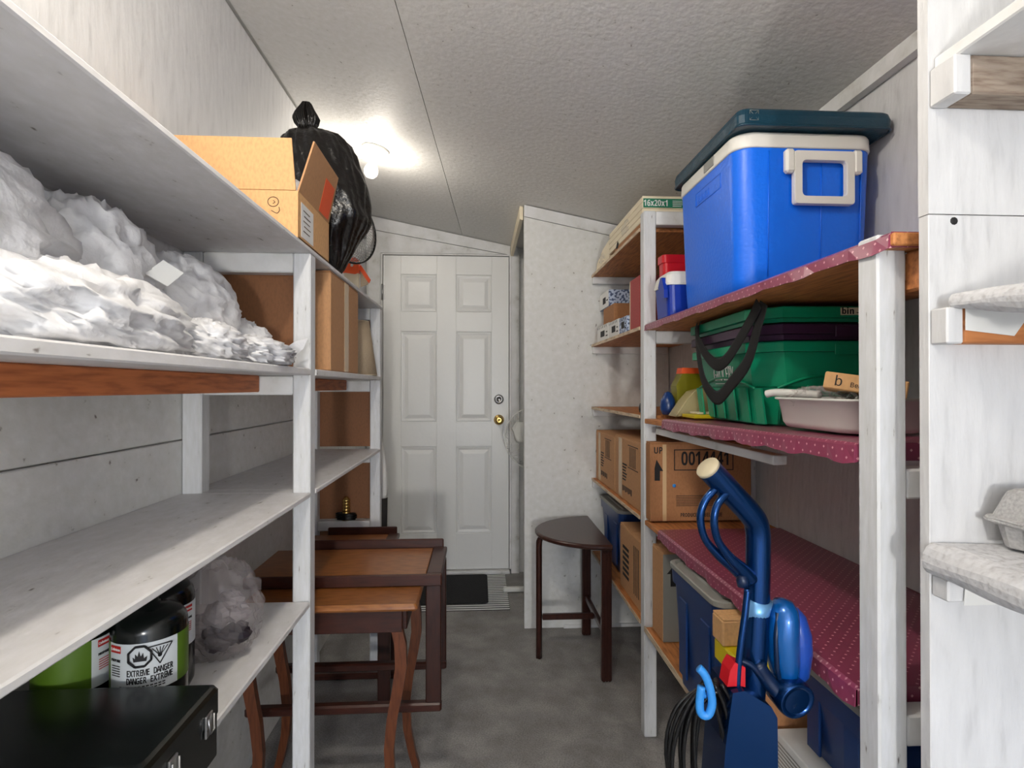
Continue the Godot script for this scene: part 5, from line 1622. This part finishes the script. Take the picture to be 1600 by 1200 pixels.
func build_vacuum():
	var t := thing("vacuum_cleaner", "blue upright vacuum cleaner with a looped handle in front of the right shelves", "vacuum cleaner", Vector3(0.4393, 0.0000, -0.9072))
	var s := begin()
	var zz := -0.95
	# bent tube from the grip down to the body
	var path := curve([Vector3(0.3619, 1.0680, -0.8738), Vector3(0.4040, 1.0269, -0.8862), Vector3(0.4450, 0.9868, -0.8996), Vector3(0.4584, 0.9648, -0.9053), Vector3(0.4613, 0.9247, -0.9072), Vector3(0.4584, 0.8178, -0.9072), Vector3(0.4488, 0.6382, -0.9072), Vector3(0.4412, 0.4358, -0.9120)], 6)
	tube(s, path, 0.0195, 20)
	obj("wand", s, "vac_blue", t)
	s = begin()
	var d0: Vector3 = (path[0] - path[1]).normalized()
	var cb := Basis(d0.cross(Vector3.UP).normalized(), d0, d0.cross(Vector3.UP).cross(d0).normalized())
	lathe(s, [[0.0, -0.004], [0.0198, -0.004], [0.0198, 0.0005], [0.0185, 0.002], [0.0, 0.0022]], Transform3D(cb, path[0]), 24)
	obj("end_cap", s, "beige_cap", t, "beige end cap")
	s = begin()
	var l1 := curve([Vector3(0.3801, 1.0374, -0.8767), Vector3(0.3591, 1.0164, -0.8738), Vector3(0.3505, 0.9897, -0.8738), Vector3(0.3591, 0.9553, -0.8786), Vector3(0.3858, 0.9247, -0.8881), Vector3(0.4164, 0.9018, -0.8977), Vector3(0.4450, 0.8770, -0.9053)], 6)
	var rad := []
	for i in l1.size(): rad.append(lerpf(0.0060, 0.0125, smoothstep(0.5, 1.0, float(i) / (l1.size() - 1))))
	tube(s, l1, rad, 12)
	var l2 := curve([Vector3(0.3935, 1.0279, -0.8729), Vector3(0.3753, 1.0107, -0.8662), Vector3(0.3686, 0.9868, -0.8643), Vector3(0.3763, 0.9553, -0.8700), Vector3(0.3992, 0.9247, -0.8805), Vector3(0.4240, 0.9018, -0.8920), Vector3(0.4469, 0.8808, -0.9015)], 6)
	tube(s, l2, rad, 12)
	obj("grip_loop", s, "vac_blue", t)
	s = begin()
	lathe(s, [[0.0, -0.012], [0.008, -0.010], [0.010, 0.0], [0.008, 0.010], [0.0, 0.012]], xf(Vector3(0.4278, 0.8808, -0.8929)), 12)
	obj("cord_clip", s, "vac_dark", t)
	s = begin()
	lathe(s, [[0.0, -0.021], [0.0201, -0.021], [0.0201, 0.021], [0.0, 0.021]], Transform3D(Basis.from_euler(Vector3(0.25, 0, -0.12)), Vector3(0.4589, 0.8264, -0.9072)), 24)
	obj("band", s, "vac_tape", t, "pale shiny band")
	# lift rod
	s = begin()
	tube(s, curve([Vector3(0.4317, 0.8703, -0.8834), Vector3(0.4259, 0.8311, -0.8805), Vector3(0.4173, 0.7786, -0.8786), Vector3(0.4126, 0.7261, -0.8786), Vector3(0.4106, 0.6268, -0.8786), Vector3(0.4126, 0.4835, -0.8834)], 5), 0.0055, 10)
	obj("lift_rod", s, "vac_blue", t)
	# side canister: glossy shell, translucent cup, round motor end
	s = begin()
	var rr := []
	for e in [[0.690, 0.527, 0.016], [0.700, 0.5265, 0.022], [0.73, 0.524, 0.0255], [0.77, 0.522, 0.0265], [0.80, 0.523, 0.0255], [0.815, 0.524, 0.022], [0.826, 0.525, 0.014], [0.829, 0.525, 0.004]]:
		var o := PackedVector3Array()
		for i in 24:
			var a := TAU * i / 24
			o.append(Vector3((e[1] + cos(a) * e[2]) * 0.955, 0.0538 + e[0] * 0.955, -0.9025 + sin(a) * e[2] * 1.24))
		rr.append(o)
	loft(s, rr)
	obj("canister", s, "vac_bright", t)
	s = begin()
	rr = []
	for e in [[0.688, 0.547, 0.014], [0.70, 0.548, 0.021], [0.74, 0.550, 0.0245], [0.77, 0.549, 0.024], [0.80, 0.545, 0.019], [0.812, 0.541, 0.012], [0.815, 0.540, 0.004]]:
		var o := PackedVector3Array()
		for i in 24:
			var a := TAU * i / 24
			o.append(Vector3((e[1] + cos(a) * e[2]) * 0.955, 0.0538 + e[0] * 0.955, -0.9072 + sin(a) * e[2] * 1.24))
		rr.append(o)
	loft(s, rr)
	obj("dust_cup", s, "vac_cup", t, "translucent blue dust cup")
	s = begin()
	tube(s, [Vector3(0.4842, 0.8292, -0.8881), Vector3(0.4785, 0.7891, -0.8834), Vector3(0.4804, 0.7414, -0.8834), Vector3(0.4890, 0.7127, -0.8881)], 0.004, 8)
	obj("bracket", s, "vac_dark", t)
	s = begin()
	var mm := Transform3D(Basis.from_euler(Vector3(PI / 2 + 0.15, 0.1, 0)), Vector3(0.5000, 0.7032, -0.9120))
	lathe(s, [[0.0, 0.0], [0.026, 0.0], [0.030, 0.006], [0.031, 0.04], [0.0295, 0.045], [0.029, 0.0463], [0.028, 0.047], [0.0275, 0.047], [0.022, 0.047], [0.0215, 0.0455], [0.021, 0.0455], [0.012, 0.0455], [0.0, 0.0455]], mm, 28)
	obj("motor_cap", s, "vac_blue", t)
	s = begin()
	tube(s, curve([Vector3(0.4493, 0.7477, -0.8881), Vector3(0.4626, 0.7267, -0.8881), Vector3(0.4798, 0.7057, -0.8834), Vector3(0.5037, 0.6885, -0.8786)], 5), 0.012, 12)
	obj("hose_arm", s, "vac_dark", t)
	# body below, red switch panel
	s = begin()
	prism(s, PackedVector2Array([Vector2(0.4046, 0.7029), Vector2(0.4237, 0.7057), Vector2(0.4666, 0.6790), Vector2(0.4762, 0.6618), Vector2(0.4790, 0.4358), Vector2(0.4599, 0.2925), Vector2(0.3740, 0.2925), Vector2(0.3788, 0.4358), Vector2(0.3931, 0.6217)]), 0.08, xf(Vector3(-0.0080, 0.0140, -0.9407)))
	obj("body", s, "vac_blue", t)
	s = begin()
	tube(s, curve([Vector3(0.4160, 0.7573, -0.8834), Vector3(0.4332, 0.7516, -0.8805), Vector3(0.4485, 0.7363, -0.8805), Vector3(0.4590, 0.7229, -0.8834), Vector3(0.4695, 0.7210, -0.8881)], 5), 0.0045, 8)
	obj("collar", s, "vac_dark", t)
	s = begin()
	prism(s, PackedVector2Array([Vector2(0.4017, 0.7057), Vector2(0.4065, 0.7305), Vector2(0.4141, 0.7439), Vector2(0.4313, 0.7353), Vector2(0.4313, 0.7043), Vector2(0.4237, 0.7062)]), 0.03, xf(Vector3(-0.0080, 0.0140, -0.9044)))
	var rd := obj("switch_panel", s, "red", t, "red plastic panel")
	s = begin()
	lathe(s, [[0.0, 0.0], [0.006, 0.0], [0.006, 0.0008], [0.0, 0.001]], xf(Vector3(0.4288, 0.6974, -0.8757), Vector3(PI / 2, 0, 0)), 12)
	obj("emblem", s, "vac_tape", rd)
	s = begin()
	rr = []
	for e in [[0.001, 0.02], [0.006, 0.004], [0.05, 0.0], [0.075, 0.02], [0.085, 0.06]]: rr.append(ring_rr(0.30 - e[1] * 2, 0.26 - e[1] * 2, 0.03, e[0], Vector2(0.40, -0.90), 4))
	loft(s, rr, false)
	obj("cleaning_head", s, "vac_blue", t)
	s = begin()
	tube(s, [Vector3(0.4297, 0.0800, -0.8977), Vector3(0.4297, 0.2700, -0.9025)], 0.03, 16)
	obj("neck", s, "vac_dark", t)
	# cord hook and coiled cord
	s = begin()
	tube(s, curve([Vector3(0.3423, 0.7576, -0.8614), Vector3(0.3509, 0.7480, -0.8595), Vector3(0.3585, 0.7289, -0.8585), Vector3(0.3624, 0.7041, -0.8585), Vector3(0.3566, 0.6859, -0.8595), Vector3(0.3461, 0.6869, -0.8614), Vector3(0.3442, 0.7041, -0.8624), Vector3(0.3471, 0.7280, -0.8624)], 5), 0.0065, 10)
	tube(s, [Vector3(0.3471, 0.7155, -0.8643), Vector3(0.3700, 0.6993, -0.8881), Vector3(0.3891, 0.6850, -0.9072)], 0.006, 8)
	obj("cord_hook", s, "sky_blue", t, "light blue cord hook")
	s = begin()
	for k in 9:
		var a := -0.020 + 0.005 * k
		var dz := -0.006 * (k % 4)
		var w := 0.010 * (k % 3)
		tube(s, curve([Vector3(0.3677 + a * 0.6, 0.7261 - 0.004 * (k % 3), -0.8710 + dz), Vector3(0.3457 + a - w, 0.6841, -0.8738 + dz), Vector3(0.3342 + a * 1.4 - w, 0.6077, -0.8786 + dz), Vector3(0.3362 + a, 0.4931, -0.8786 + dz), Vector3(0.3677 + a * 0.3, 0.4358, -0.8834 + dz), Vector3(0.3963 + a, 0.4931, -0.8786 + dz), Vector3(0.4049 + a * 0.7 - w * 0.4, 0.6077, -0.8738 + dz), Vector3(0.3896 + a * 0.7, 0.6841, -0.8710 + dz), Vector3(0.3715 + a * 0.6, 0.7251, -0.8710 + dz)], 5), 0.0034, 8)
	obj("power_cord", s, "black_plastic", t)
